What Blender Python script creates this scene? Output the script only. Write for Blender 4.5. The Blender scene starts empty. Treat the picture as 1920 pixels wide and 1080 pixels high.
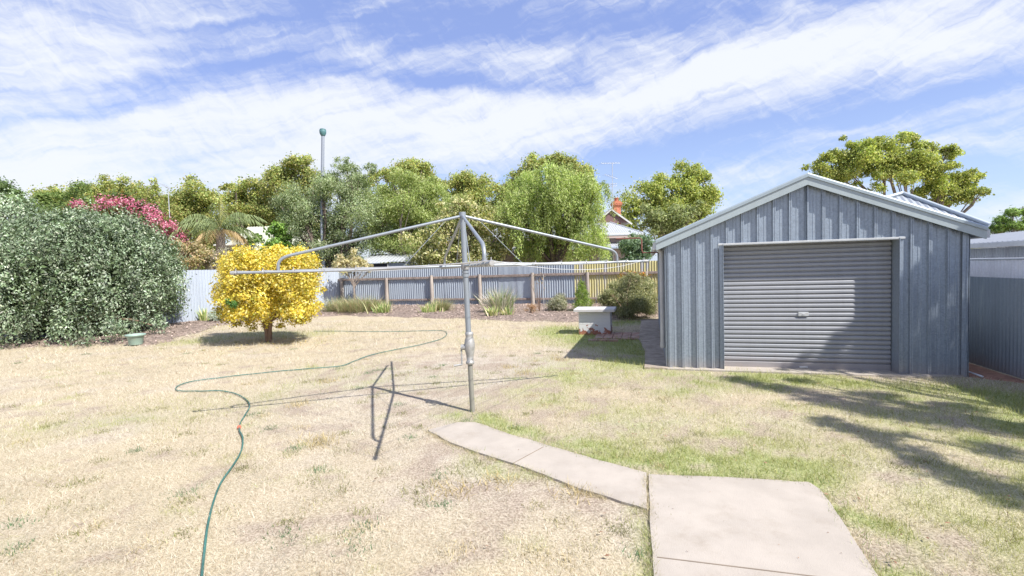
import bpy, math, random
import numpy as np
from mathutils import Vector, Matrix

SC = bpy.context.scene
COL = SC.collection
R = math.radians
RNG = np.random.default_rng(7)
random.seed(7)

# ------------------------------------------------------------------ camera
F = 907.0                      # focal length in pixels of a 1920 wide frame
EYE = 1.8
PITCH = math.atan(38.5 / F)
ROLL = math.atan(0.028)
_cr, _sr, _cp, _sp = math.cos(ROLL), math.sin(ROLL), math.cos(PITCH), math.sin(PITCH)
r0, u0, f0 = Vector((1, 0, 0)), Vector((0, _sp, _cp)), Vector((0, _cp, -_sp))
CR = r0 * _cr - u0 * _sr
CU = r0 * _sr + u0 * _cr
cam_data = bpy.data.cameras.new('camera')
cam = bpy.data.objects.new('camera', cam_data)
COL.objects.link(cam)
M4 = Matrix(((CR.x, CU.x, -f0.x, 0), (CR.y, CU.y, -f0.y, 0), (CR.z, CU.z, -f0.z, EYE), (0, 0, 0, 1)))
cam.matrix_world = M4
cam_data.sensor_width = 36
cam_data.lens = 36 * F / 1920
cam_data.clip_start = 0.05
cam_data.clip_end = 2000
SC.camera = cam


def ray(px, py):
    return CR * ((px - 960) / F) + CU * ((540 - py) / F) + f0


def G(px, py, z=0.0):
    """the ground point seen at this pixel of the photograph"""
    d = ray(px, py)
    t = (z - EYE) / d.z
    return Vector((d.x * t, d.y * t, z))


def P(px, py, Y):
    """the point at depth Y seen at this pixel"""
    d = ray(px, py)
    t = Y / d.y
    return Vector((d.x * t, Y, EYE + d.z * t))


# ------------------------------------------------------------------ light
SUN_EL = R(48.5)
SH = Vector((-0.75, 0.66, 0)).normalized()          # horizontal direction the shadows fall in
sun_dir = Vector((-SH.x * math.cos(SUN_EL), -SH.y * math.cos(SUN_EL), math.sin(SUN_EL)))   # towards the sun
sd = bpy.data.lights.new('sun', 'SUN')
sd.energy = 4.3
sd.angle = R(0.53)
sd.color = (1.0, 0.955, 0.89)
so = bpy.data.objects.new('sun', sd)
so.rotation_euler = sun_dir.to_track_quat('Z', 'Y').to_euler()
so.location = (10, -10, 20)
COL.objects.link(so)
SC.view_settings.view_transform = 'Standard'
SC.view_settings.look = 'None'
SC.view_settings.gamma = 1
SC.view_settings.exposure = 0.98
SC.cycles.max_bounces = 6
SC.cycles.diffuse_bounces = 3
SC.cycles.transmission_bounces = 4
SC.cycles.transparent_max_bounces = 4


# ------------------------------------------------------------------ node helper
class N:
    def __init__(s, tree):
        s.t = tree
        s.n = tree.nodes
        s.l = tree.links

    def new(s, typ, **kw):
        n = s.n.new(typ)
        for k, v in kw.items():
            if k in ('op',):
                n.operation = v
            else:
                setattr(n, k, v)
        return n

    def put(s, sock, v):
        if isinstance(v, bpy.types.NodeSocket):
            s.l.new(v, sock)
        elif v is not None:
            sock.default_value = v

    def m(s, op, a, b=None, c=None, clamp=False):
        n = s.n.new('ShaderNodeMath')
        n.operation = op
        n.use_clamp = clamp
        s.put(n.inputs[0], a)
        if b is not None: s.put(n.inputs[1], b)
        if c is not None: s.put(n.inputs[2], c)
        return n.outputs[0]

    def vec(s, x, y, z=0.0):
        n = s.n.new('ShaderNodeCombineXYZ')
        s.put(n.inputs[0], x); s.put(n.inputs[1], y); s.put(n.inputs[2], z)
        return n.outputs[0]

    def noise(s, vec, scale, detail=4, rough=0.55, dist=0.0):
        n = s.n.new('ShaderNodeTexNoise')
        if vec is not None: s.l.new(vec, n.inputs['Vector'])
        n.inputs['Scale'].default_value = scale
        n.inputs['Detail'].default_value = detail
        n.inputs['Roughness'].default_value = rough
        n.inputs['Distortion'].default_value = dist
        return n

    def mix(s, f, a, b, blend='MIX'):
        n = s.n.new('ShaderNodeMix')
        n.data_type = 'RGBA'
        n.blend_type = blend
        s.put(n.inputs[0], f)
        s.put(n.inputs[6], a if not isinstance(a, tuple) else (*a[:3], 1))
        s.put(n.inputs[7], b if not isinstance(b, tuple) else (*b[:3], 1))
        return n.outputs[2]

    def ramp(s, f, lo, hi):
        n = s.n.new('ShaderNodeMapRange')
        n.interpolation_type = 'SMOOTHSTEP'
        s.put(n.inputs[0], f)
        n.inputs[1].default_value = lo
        n.inputs[2].default_value = hi
        return n.outputs[0]


# ------------------------------------------------------------------ world: blue sky with cirrus
W = bpy.data.worlds.new('World')
SC.world = W
W.use_nodes = True
w = N(W.node_tree)
for n in list(w.n): w.n.remove(n)
out = w.new('ShaderNodeOutputWorld')
bg = w.new('ShaderNodeBackground')
w.l.new(bg.outputs[0], out.inputs[0])
bg.inputs[1].default_value = 0.092
sky = w.new('ShaderNodeTexSky', sky_type='NISHITA')
sky.sun_disc = False
sky.sun_elevation = SUN_EL
sky.sun_rotation = math.atan2(sun_dir.x, sun_dir.y)
sky.altitude = 100
sky.air_density = 1.0
sky.dust_density = 0.6
sky.ozone_density = 3.0
tc = w.new('ShaderNodeTexCoord')
sx = w.new('ShaderNodeSeparateXYZ')
w.l.new(tc.outputs['Generated'], sx.inputs[0])
az = w.m('ARCTAN2', sx.outputs[0], sx.outputs[1])
el = w.m('ARCSINE', sx.outputs[2])


def azel(px, py):
    d = ray(px, py).normalized()
    return math.atan2(d.x, d.y), math.asin(d.z)


base = w.vec(az, el)
wn = w.noise(base, 3.0, 6, 0.62)
wsep = w.new('ShaderNodeSeparateColor')
w.l.new(wn.outputs['Color'], wsep.inputs[0])
azw = w.m('ADD', az, w.m('MULTIPLY', w.m('SUBTRACT', wsep.outputs[0], 0.5), 0.26))
elw = w.m('ADD', el, w.m('MULTIPLY', w.m('SUBTRACT', wsep.outputs[1], 0.5), 0.10))
# soft cloud sheets (+) and blue openings (-): px, py, half length, half width (px), tilt (deg, rising right), amount
BANDS = [
    (100, 130, 300, 150, 16, 0.55), (330, 20, 200, 60, 10, 0.20), (180, 310, 380, 40, 8, 0.35),
    (480, 225, 300, 46, 6, 0.45), (900, 225, 400, 42, 2, 0.70), (1330, 145, 400, 46, 14, 0.85), (1800, 70, 300, 50, 10, 0.80),
    (900, 105, 360, 26, 3, 0.50), (760, 285, 330, 34, 4, 0.55), (1550, 252, 200, 16, 6, 0.40), (1850, 185, 180, 18, 10, 0.35), (1800, 262, 200, 18, 3, 0.40),
    (1400, 325, 120, 18, 0, 0.40), (1130, 350, 120, 8, 2, 0.35), (1600, 10, 260, 14, 4, 0.30), (250, 230, 260, 34, 14, 0.40), (350, 330, 420, 40, 3, 0.35),
    (400, 135, 220, 34, 12, -0.75), (900, 168, 300, 13, -3, -0.75), (830, 35, 330, 40, 4, -0.50), (1200, 50, 240, 26, 5, -0.45),
    (1200, 290, 300, 26, 13, -0.65), (1650, 205, 360, 22, 14, -0.60), (1700, 320, 300, 40, 4, -0.60), (290, 190, 110, 16, 10, -0.35),
    (200, 285, 200, 12, 0, -0.40), (1000, 345, 160, 20, 8, -0.45), (60, 215, 90, 14, 0, -0.2), (350, 300, 160, 10, 4, -0.25),
]
acc = None
for (bx, by, L, Wd, ang, amt) in BANDS:
    a0, e0 = azel(bx, by)
    a1, e1 = azel(bx + 60 * math.cos(R(ang)), by - 60 * math.sin(R(ang)))
    th = math.atan2(e1 - e0, a1 - a0)
    sc = math.hypot(a1 - a0, e1 - e0) / 60
    da = w.m('SUBTRACT', azw, a0)
    de = w.m('SUBTRACT', elw, e0)
    X = w.m('ADD', w.m('MULTIPLY', da, math.cos(th) / (L * sc)), w.m('MULTIPLY', de, math.sin(th) / (L * sc)))
    Y = w.m('ADD', w.m('MULTIPLY', da, -math.sin(th) / (Wd * sc)), w.m('MULTIPLY', de, math.cos(th) / (Wd * sc)))
    q = w.m('ADD', w.m('MULTIPLY', X, X), w.m('MULTIPLY', Y, Y))
    g = w.m('MULTIPLY', w.m('EXPONENT', w.m('MULTIPLY', q, -0.9)), amt)
    acc = g if acc is None else w.m('ADD', acc, g)


def streak(tilt, su, sv, scale, detail, rough, dist, a_, e_):
    th = R(tilt)
    U = w.m('ADD', w.m('MULTIPLY', a_, math.cos(th)), w.m('MULTIPLY', e_, math.sin(th)))
    V = w.m('ADD', w.m('MULTIPLY', a_, -math.sin(th)), w.m('MULTIPLY', e_, math.cos(th)))
    return w.noise(w.vec(w.m('MULTIPLY', U, su), w.m('MULTIPLY', V, sv)), scale, detail, rough, dist).outputs[0]


def amp(n, k):
    return w.m('MULTIPLY', w.m('SUBTRACT', n, 0.5), k)


dens = w.m('ADD', acc, 0.22)
dens = w.m('ADD', dens, amp(streak(12, 1.2, 6.0, 2.2, 10, 0.60, 0.8, azw, elw), 2.2))
dens = w.m('ADD', dens, amp(streak(16, 2.6, 22.0, 2.4, 10, 0.60, 0.4, azw, elw), 1.5))
dens = w.m('ADD', dens, amp(streak(-38, 5.0, 26.0, 2.0, 8, 0.66, 0.6, azw, elw), 1.1))
dens = w.m('ADD', dens, w.m('MULTIPLY', w.m('MULTIPLY', w.ramp(el, 0.27, 0.10), w.ramp(az, 0.25, -0.25)), 0.32))
mask = w.ramp(dens, -0.30, 1.30)
mask = w.m('MULTIPLY', mask, 0.95)
tint = w.mix(1.0, sky.outputs[0], (1.45, 1.28, 1.36), 'MULTIPLY')
grad = w.mix(w.ramp(el, 0.36, 0.02), (1.75, 2.35, 4.6), (2.7, 3.7, 5.3))
skyc = w.mix(0.7, tint, grad)
w.l.new(w.mix(mask, skyc, (5.2, 5.4, 5.75)), bg.inputs[0])


# ------------------------------------------------------------------ materials
MATS = {}


def mat(name, col, rough=0.7, metal=0.0, var=0.12, vscale=3.0, bump=0.0, bscale=40, dirt=None, dscale=1.2, dlo=0.5, dhi=0.75, spec=0.5, stretch=(1, 1, 1), sheen=None):
    if name in MATS: return MATS[name]
    m = bpy.data.materials.new(name)
    m.use_nodes = True
    k = N(m.node_tree)
    b = m.node_tree.nodes['Principled BSDF']
    t = k.new('ShaderNodeTexCoord')
    mp = k.new('ShaderNodeMapping')
    k.l.new(t.outputs['Object'], mp.inputs[0])
    mp.inputs['Scale'].default_value = stretch
    n1 = k.noise(mp.outputs[0], vscale, 6, 0.65).outputs[0]
    lo = tuple(c * (1 - var) for c in col)
    hi = tuple(min(1, c * (1 + var)) for c in col)
    c = k.mix(k.ramp(n1, 0.3, 0.7), lo, hi)
    if dirt:
        n2 = k.noise(mp.outputs[0], dscale, 7, 0.7).outputs[0]
        c = k.mix(k.ramp(n2, dlo, dhi), c, dirt)
    k.l.new(c, b.inputs['Base Color'])
    b.inputs['Roughness'].default_value = rough
    b.inputs['Metallic'].default_value = metal
    b.inputs['Specular IOR Level'].default_value = spec
    if bump:
        n3 = k.noise(mp.outputs[0], bscale, 4, 0.6).outputs[0]
        bp = k.new('ShaderNodeBump')
        bp.inputs['Strength'].default_value = bump
        bp.inputs['Distance'].default_value = 0.02
        k.l.new(n3, bp.inputs['Height'])
        k.l.new(bp.outputs[0], b.inputs['Normal'])
    MATS[name] = m
    return m


def attr_mat(name, rough=0.75, trans=0.0, spec=0.25, var=0.0):
    """colour from the mesh's own 'tint' attribute (each leaf or blade has its own colour)"""
    if name in MATS: return MATS[name]
    m = bpy.data.materials.new(name)
    m.use_nodes = True
    k = N(m.node_tree)
    b = m.node_tree.nodes['Principled BSDF']
    a = k.new('ShaderNodeAttribute', attribute_name='tint')
    k.l.new(a.outputs['Color'], b.inputs['Base Color'])
    b.inputs['Roughness'].default_value = rough
    b.inputs['Specular IOR Level'].default_value = spec
    if trans:
        tr = k.new('ShaderNodeBsdfTranslucent')
        k.l.new(k.mix(1.0, a.outputs['Color'], (1.15, 1.2, 0.7), 'MULTIPLY'), tr.inputs[0])
        mx = k.new('ShaderNodeMixShader')
        mx.inputs[0].default_value = trans
        k.l.new(b.outputs[0], mx.inputs[1])
        k.l.new(tr.outputs[0], mx.inputs[2])
        k.l.new(mx.outputs[0], m.node_tree.nodes['Material Output'].inputs[0])
    MATS[name] = m
    return m


def galv(name, col, spangle=0.10, stain=None, rough=0.5, metal=0.35, cell=55, dlo=0.55, dhi=0.8, foot=None):
    """spangled zinc-coated steel; 'foot' is a dirt colour splashed up from the ground"""
    if name in MATS: return MATS[name]
    m = bpy.data.materials.new(name)
    m.use_nodes = True
    k = N(m.node_tree)
    b = m.node_tree.nodes['Principled BSDF']
    t = k.new('ShaderNodeTexCoord')
    v = k.new('ShaderNodeTexVoronoi')
    k.l.new(t.outputs['Object'], v.inputs['Vector'])
    v.inputs['Scale'].default_value = cell
    sp = k.new('ShaderNodeSeparateColor')
    k.l.new(v.outputs['Color'], sp.inputs[0])
    c = k.mix(sp.outputs[0], tuple(x * (1 - spangle) for x in col), tuple(min(1, x * (1 + spangle)) for x in col))
    n1 = k.noise(t.outputs['Object'], 1.1, 6, 0.7).outputs[0]
    c = k.mix(k.m('MULTIPLY', k.ramp(n1, 0.35, 0.75), 0.35), c, tuple(min(1, x * 1.25) for x in col))
    mp = k.new('ShaderNodeMapping')
    k.l.new(t.outputs['Object'], mp.inputs[0])
    mp.inputs['Scale'].default_value = (7, 7, 0.5)
    n2 = k.noise(mp.outputs[0], 1.0, 6, 0.7).outputs[0]
    c = k.mix(k.m('MULTIPLY', k.ramp(n2, 0.45, 0.75), 0.35), c, tuple(x * 0.72 for x in col))
    if stain:
        n3 = k.noise(mp.outputs[0], 0.9, 7, 0.75).outputs[0]
        c = k.mix(k.ramp(n3, dlo, dhi), c, stain)
    if foot:
        z = k.new('ShaderNodeSeparateXYZ')
        k.l.new(t.outputs['Object'], z.inputs[0])
        n4 = k.noise(t.outputs['Object'], 6, 5, 0.7).outputs[0]
        h = k.m('SUBTRACT', 0.16, k.m('SUBTRACT', z.outputs[2], k.m('MULTIPLY', n4, 0.25)))
        c = k.mix(k.m('MULTIPLY', k.ramp(h, 0.0, 0.30), 0.40), c, foot)
    k.l.new(c, b.inputs['Base Color'])
    b.inputs['Roughness'].default_value = rough
    b.inputs['Metallic'].default_value = metal
    MATS[name] = m
    return m


# ------------------------------------------------------------------ object helpers
def tag(o, label=None, cat=None, group=None, kind=None):
    if label: o['label'] = label
    if cat: o['category'] = cat
    if group: o['group'] = group
    if kind: o['kind'] = kind
    return o


def empty(name, loc=(0, 0, 0), label=None, cat=None, group=None):
    o = bpy.data.objects.new(name, None)
    o.empty_display_size = 0.2
    COL.objects.link(o)
    o.location = loc
    return tag(o, label, cat, group)


def link(name, me, material, parent=None):
    o = bpy.data.objects.new(name, me)
    COL.objects.link(o)
    if material is not None and len(me.materials) == 0: me.materials.append(material)
    if parent is not None:
        o.parent = parent
        # geometry is given in world coordinates; parents are unrotated empties / meshes
        loc = Vector((0, 0, 0))
        q = parent
        while q is not None:
            loc += q.location
            q = q.parent
        o.location = -loc
    return o


class MB:
    """collects simple shapes into one mesh"""
    def __init__(s):
        s.v = []; s.f = []; s.sm = []

    def add(s, vs, fs, smooth=False):
        b = len(s.v)
        s.v += [tuple(v) for v in vs]
        s.f += [tuple(i + b for i in f) for f in fs]
        s.sm += [smooth] * len(fs)
        return s

    def box(s, c, size, ax=(1, 0, 0), ay=None, az=(0, 0, 1), bev=0.0):
        ax = Vector(ax).normalized()
        az = Vector(az).normalized()
        ay = Vector(ay).normalized() if ay is not None else az.cross(ax).normalized()
        c = Vector(c)
        hx, hy, hz = size[0] / 2, size[1] / 2, size[2] / 2
        if bev <= 0:
            vs = [c + ax * (sx * hx) + ay * (sy * hy) + az * (sz * hz) for sz in (-1, 1) for sy in (-1, 1) for sx in (-1, 1)]
            s.add(vs, [(0, 2, 3, 1), (4, 5, 7, 6), (0, 1, 5, 4), (2, 6, 7, 3), (0, 4, 6, 2), (1, 3, 7, 5)])
            return s
        b = min(bev, hx * 0.9, hy * 0.9, hz * 0.9)
        rings = []
        for (z, i) in ((-hz, b), (-hz + b, 0), (hz - b, 0), (hz, b)):
            x, y = hx - i, hy - i
            k = b if i == 0 else 0
            pts = [(-x + k, -y), (x - k, -y), (x, -y + k), (x, y - k), (x - k, y), (-x + k, y), (-x, y - k), (-x, -y + k)]
            rings.append([c + ax * p[0] + ay * p[1] + az * z for p in pts])
        vs = sum(rings, [])
        fs = [tuple(range(7, -1, -1)), tuple(range(24, 32))]
        for r in range(3):
            for i in range(8):
                j = (i + 1) % 8
                fs.append((r * 8 + i, r * 8 + j, r * 8 + 8 + j, r * 8 + 8 + i))
        s.add(vs, fs)
        return s

    def tube(s, pts, rad, n=8, cap=True, smooth=True):
        pts = [Vector(p) for p in pts]
        if not hasattr(rad, '__len__'): rad = [rad] * len(pts)
        rings = []
        t0 = (pts[1] - pts[0]).normalized()
        up = Vector((0, 0, 1)) if abs(t0.z) < 0.9 else Vector((1, 0, 0))
        a = t0.cross(up).normalized()
        for i, p in enumerate(pts):
            if i == 0: t = pts[1] - pts[0]
            elif i == len(pts) - 1: t = pts[-1] - pts[-2]
            else: t = (pts[i + 1] - pts[i]).normalized() + (pts[i] - pts[i - 1]).normalized()
            t = t.normalized()
            a = (a - t * a.dot(t)).normalized()
            b = t.cross(a)
            rings.append([p + (a * math.cos(2 * math.pi * k / n) + b * math.sin(2 * math.pi * k / n)) * rad[i] for k in range(n)])
        vs = sum(rings, [])
        fs = []
        for r in range(len(pts) - 1):
            for k in range(n):
                j = (k + 1) % n
                fs.append((r * n + k, r * n + j, r * n + n + j, r * n + n + k))
        s.add(vs, fs, smooth)
        if cap:
            s.add(rings[0], [tuple(range(n - 1, -1, -1))])
            s.add(rings[-1], [tuple(range(n))])
        return s

    def lathe(s, c, prof, n=24, axis=(0, 0, 1), smooth=True):
        """prof: list of (r, h)"""
        c = Vector(c); ax = Vector(axis).normalized()
        up = Vector((1, 0, 0)) if abs(ax.x) < 0.9 else Vector((0, 1, 0))
        a = ax.cross(up).normalized(); b = ax.cross(a)
        vs = []
        for (r, h) in prof:
            for k in range(n):
                th = 2 * math.pi * k / n
                vs.append(c + ax * h + (a * math.cos(th) + b * math.sin(th)) * r)
        fs = []
        for i in range(len(prof) - 1):
            for k in range(n):
                j = (k + 1) % n
                fs.append((i * n + k, i * n + j, i * n + n + j, i * n + n + k))
        s.add(vs, fs, smooth)
        s.add(vs[:n], [tuple(range(n - 1, -1, -1))])
        s.add(vs[-n:], [tuple(range(n))])
        return s

    def prism(s, poly, z0, z1):
        """horizontal polygon extruded in z"""
        n = len(poly)
        vs = [(p[0], p[1], z0) for p in poly] + [(p[0], p[1], z1) for p in poly]
        fs = [tuple(range(n - 1, -1, -1)), tuple(range(n, 2 * n))] + [(i, (i + 1) % n, n + (i + 1) % n, n + i) for i in range(n)]
        return s.add(vs, fs)

    def build(s, name, material, parent=None):
        me = bpy.data.meshes.new(name)
        me.from_pydata(s.v, [], s.f)
        me.polygons.foreach_set('use_smooth', s.sm)
        me.update()
        return link(name, me, material, parent)


def poly_mesh(name, V, K, tint=None, material=None, parent=None, smooth=False):
    """V: (n*K,3) array, every K vertices one face"""
    V = np.ascontiguousarray(V, dtype=np.float32)
    nf = len(V) // K
    me = bpy.data.meshes.new(name)
    me.vertices.add(len(V))
    me.vertices.foreach_set('co', V.ravel())
    me.loops.add(len(V))
    me.loops.foreach_set('vertex_index', np.arange(len(V), dtype=np.int32))
    me.polygons.add(nf)
    me.polygons.foreach_set('loop_start', np.arange(0, len(V), K, dtype=np.int32))
    me.polygons.foreach_set('loop_total', np.full(nf, K, dtype=np.int32))
    if tint is not None:
        a = me.color_attributes.new('tint', 'FLOAT_COLOR', 'POINT')
        t = np.ones((len(V), 4), dtype=np.float32)
        t[:, :3] = np.repeat(tint, K, axis=0) if len(tint) == nf else tint
        a.data.foreach_set('color', t.ravel())
    me.update(calc_edges=True)
    return link(name, me, material, parent)


def grid_mesh(name, X, Y, Z, tint=None, material=None, parent=None, keep=None, smooth=True):
    ny, nx = X.shape
    V = np.stack([X, Y, Z], -1).reshape(-1, 3).astype(np.float32)
    i = np.arange(ny * nx).reshape(ny, nx)
    Q = np.stack([i[:-1, :-1], i[:-1, 1:], i[1:, 1:], i[1:, :-1]], -1).reshape(-1, 4)
    if keep is not None: Q = Q[keep.reshape(-1)]
    nf = len(Q)
    me = bpy.data.meshes.new(name)
    me.vertices.add(len(V)); me.vertices.foreach_set('co', V.ravel())
    me.loops.add(nf * 4); me.loops.foreach_set('vertex_index', Q.astype(np.int32).ravel())
    me.polygons.add(nf)
    me.polygons.foreach_set('loop_start', np.arange(0, nf * 4, 4, dtype=np.int32))
    me.polygons.foreach_set('loop_total', np.full(nf, 4, dtype=np.int32))
    me.polygons.foreach_set('use_smooth', np.full(nf, smooth))
    if tint is not None:
        a = me.color_attributes.new('tint', 'FLOAT_COLOR', 'POINT')
        t = np.ones((len(V), 4), dtype=np.float32)
        t[:, :tint.shape[-1]] = tint.reshape(len(V), -1)
        a.data.foreach_set('color', t.ravel())
    me.update(calc_edges=True)
    return link(name, me, material, parent)


def sheet(name, O, ud, prof, zlo, zhi, material, parent=None, nd=None, thick=0.0, vd=(0, 0, 1), smooth=False):
    """a profiled metal sheet: prof = [(s, off)], along ud from O, bulging along nd, from zlo(s) to zhi(s) along vd"""
    ud = Vector(ud).normalized(); vd = Vector(vd).normalized()
    nd = Vector(nd).normalized() if nd is not None else ud.cross(Vector((0, 0, 1))).normalized()
    O = Vector(O)
    vs, fs = [], []
    for (s_, o_) in prof:
        a, b = zlo(s_) if callable(zlo) else zlo, zhi(s_) if callable(zhi) else zhi
        p = O + ud * s_ + nd * o_
        vs += [p + vd * a, p + vd * b]
    for i in range(len(prof) - 1):
        fs.append((2 * i, 2 * i + 2, 2 * i + 3, 2 * i + 1))
    mb = MB()
    mb.add(vs, fs, smooth)
    return mb.build(name, material, parent)


def corr(L, pitch=0.10, amp=0.012, n=8, s0=0.0):
    k = int(L / pitch * n) + 1
    return [(s0 + L * i / k, amp * math.cos(2 * math.pi * (s0 + L * i / k) / pitch)) for i in range(k + 1)]


def ribbed(s0, s1, pitch=0.231, w=0.050, h=0.043, phase=0.0):
    """flat pans with raised trapezoid ribs and two shallow flutes between"""
    pts = [(s0, 0.0)]
    k = math.floor((s0 - phase) / pitch) - 1
    while phase + k * pitch < s1 + pitch:
        c = phase + k * pitch
        for (d, o) in ((-w / 2 - 0.004, 0), (-w / 2 + 0.004, h), (-0.004, h), (0.0, h - 0.006), (0.004, h), (w / 2 - 0.004, h), (w / 2 + 0.004, 0),
                       (0.085, 0), (0.089, 0.004), (0.097, 0.004), (0.101, 0), (0.130, 0), (0.134, 0.004), (0.142, 0.004), (0.146, 0)):
            x = c + d
            if s0 < x < s1: pts.append((x, o))
        k += 1
    pts.append((s1, 0.0))
    return pts


# ------------------------------------------------------------------ numpy noise
def _h(ix, iy, s):
    n = (ix.astype(np.int64) * 374761393 + iy.astype(np.int64) * 668265263 + s * 1442695041) & 0x7fffffff
    n = ((n ^ (n >> 13)) * 1274126177) & 0x7fffffff
    return ((n ^ (n >> 16)) & 0xffff) / 65535.0


def vnoise(x, y, s=0):
    ix, iy = np.floor(x), np.floor(y)
    fx, fy = x - ix, y - iy
    fx, fy = fx * fx * (3 - 2 * fx), fy * fy * (3 - 2 * fy)
    a, b, c, d = _h(ix, iy, s), _h(ix + 1, iy, s), _h(ix, iy + 1, s), _h(ix + 1, iy + 1, s)
    return (a * (1 - fx) + b * fx) * (1 - fy) + (c * (1 - fx) + d * fx) * fy


def fbm(x, y, s=0, o=4):
    t, a, n = 0, 0.5, 0
    for i in range(o):
        t = t + a * vnoise(x * 2 ** i, y * 2 ** i, s + i * 17); n += a; a *= 0.5
    return t / n


def seg_dist(x, y, pts):
    d = np.full(np.shape(x), 1e9)
    for (a, b) in zip(pts[:-1], pts[1:]):
        ax, ay, bx, by = a[0], a[1], b[0], b[1]
        L = max((bx - ax) ** 2 + (by - ay) ** 2, 1e-9)
        t = np.clip(((x - ax) * (bx - ax) + (y - ay) * (by - ay)) / L, 0, 1)
        d = np.minimum(d, np.hypot(x - ax - t * (bx - ax), y - ay - t * (by - ay)))
    return d


def inside(x, y, poly):
    r = np.zeros(np.shape(x), bool)
    n = len(poly)
    for i in range(n):
        x1, y1 = poly[i][0], poly[i][1]; x2, y2 = poly[(i + 1) % n][0], poly[(i + 1) % n][1]
        c = ((y1 > y) != (y2 > y)) & (x < (x2 - x1) * (y - y1) / (y2 - y1 + 1e-12) + x1)
        r ^= c
    return r


def sdist(x, y, poly):
    """distance to the polygon's edge, positive inside"""
    d = seg_dist(x, y, list(poly) + [poly[0]])
    return np.where(inside(x, y, poly), d, -d)


GP = lambda L: [G(*p) for p in L]

# ------------------------------------------------------------------ layout constants
SU = Vector((0.962, -0.272, 0)).normalized()    # along the shed front, left to right
SV = Vector((0.272, 0.962, 0)).normalized()     # shed depth direction
SO = Vector((2.64, 8.20, 0))                    # front left corner of the shed
SW, SD = 4.16, 6.5
FENCE_L = Vector((-8.96, 25.0, 0))              # back left corner of the yard
FENCE_N = Vector((-12.1, 18.6, 0))


def back_line(px):
    t = (px - 960) / F
    z = 22.5 / (1 + 0.28 * t)
    return Vector((t * z, z, 0))


BL = back_line(632); BR = back_line(1300)
RF0 = Vector((7.58, 8.0, 0))                    # a point of the right-hand fence
path_a = GP([(893, 795), (960, 819), (1060, 848), (1110, 863), (1212, 891), (1212, 960), (1085, 920), (1020, 894), (960, 872), (890, 850), (845, 834), (802, 810), (858, 795)])
slab_b = GP([(1216, 895), (1370, 900), (1515, 910), (1537, 922), (1562, 957), (1597, 1012), (1655, 1100), (1740, 1230), (1232, 1230), (1226, 1080), (1220, 1000)])
bed_poly = [Vector((-11.6, 13.2, 0)), *GP([(290, 648), (345, 632), (400, 613), (480, 604), (560, 596), (640, 592), (730, 594), (860, 598), (960, 602), (1060, 604), (1140, 600), (1235, 596)]),
            BR + SV * 0.3, BL + SV * 0.3, FENCE_N + Vector((-0.3, 0.3, 0)), Vector((-17.6, 12.5, 0))]
pave_poly = [SO - SU * 0.40 - SV * 0.12, SO - SU * 0.01 - SV * 0.12, SO - SU * 0.01 + SV * 7.2, SO - SU * 0.55 + SV * 7.2, SO - SU * 0.55 + SV * 3.2, SO - SU * 0.40 + SV * 1.5]

# green strength: (polyline in photo pixels, reach in metres, amount)
GREEN = [
    (GP([(885, 780), (960, 822), (1050, 855), (1130, 872), (1212, 882), (1370, 886), (1530, 898)]), 0.42, 0.95),
    (GP([(1545, 900), (1580, 950), (1640, 1040), (1700, 1130)]), 0.22, 0.95),
    (GP([(1238, 900), (1300, 870)]), 0.15, 0.3),
    (GP([(1250, 712), (1380, 712), (1500, 716), (1620, 722), (1760, 726), (1915, 748)]), 0.50, 0.85),
    (GP([(1140, 640), (1190, 650), (1215, 668)]), 1.0, 1.1), (GP([(1060, 618), (1100, 640), (1210, 640)]), 0.9, 1.0), (GP([(1150, 606), (1215, 604)]), 0.5, 1.2),
    (GP([(1100, 690), (1220, 690)]), 1.1, 0.6),
    (GP([(1850, 760), (1980, 800)]), 0.7, 0.8),
    (GP([(1214, 960), (1222, 1080), (1225, 1140)]), 0.14, 0.55),
    (GP([(380, 640), (460, 628), (580, 628)]), 0.8, 0.5), (GP([(640, 700), (820, 715)]), 0.9, 0.18), (GP([(80, 800), (300, 770), (480, 760)]), 0.9, 0.16),
    (GP([(900, 640), (1060, 640)]), 0.8, 0.12),
]
YEL_POLY = GP([(905, 780), (960, 822), (1215, 880), (1530, 900), (1640, 1040), (1700, 1150), (2200, 1150), (2050, 745), (1815, 712), (1240, 700), (1110, 660), (1040, 700), (960, 745)])


DIRT = [(*G(px, py)[:2], r) for (px, py, r) in [(1300, 815, .5), (1450, 790, .7), (1390, 770, .5), (1690, 885, .4), (1330, 730, .5), (1550, 745, .6), (1690, 745, .5), (890, 890, .6), (1080, 940, .35), (640, 930, .3), (1760, 1060, .35), (1180, 760, .5), (700, 870, .4), (950, 880, .5), (1880, 800, .4)]]


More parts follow.
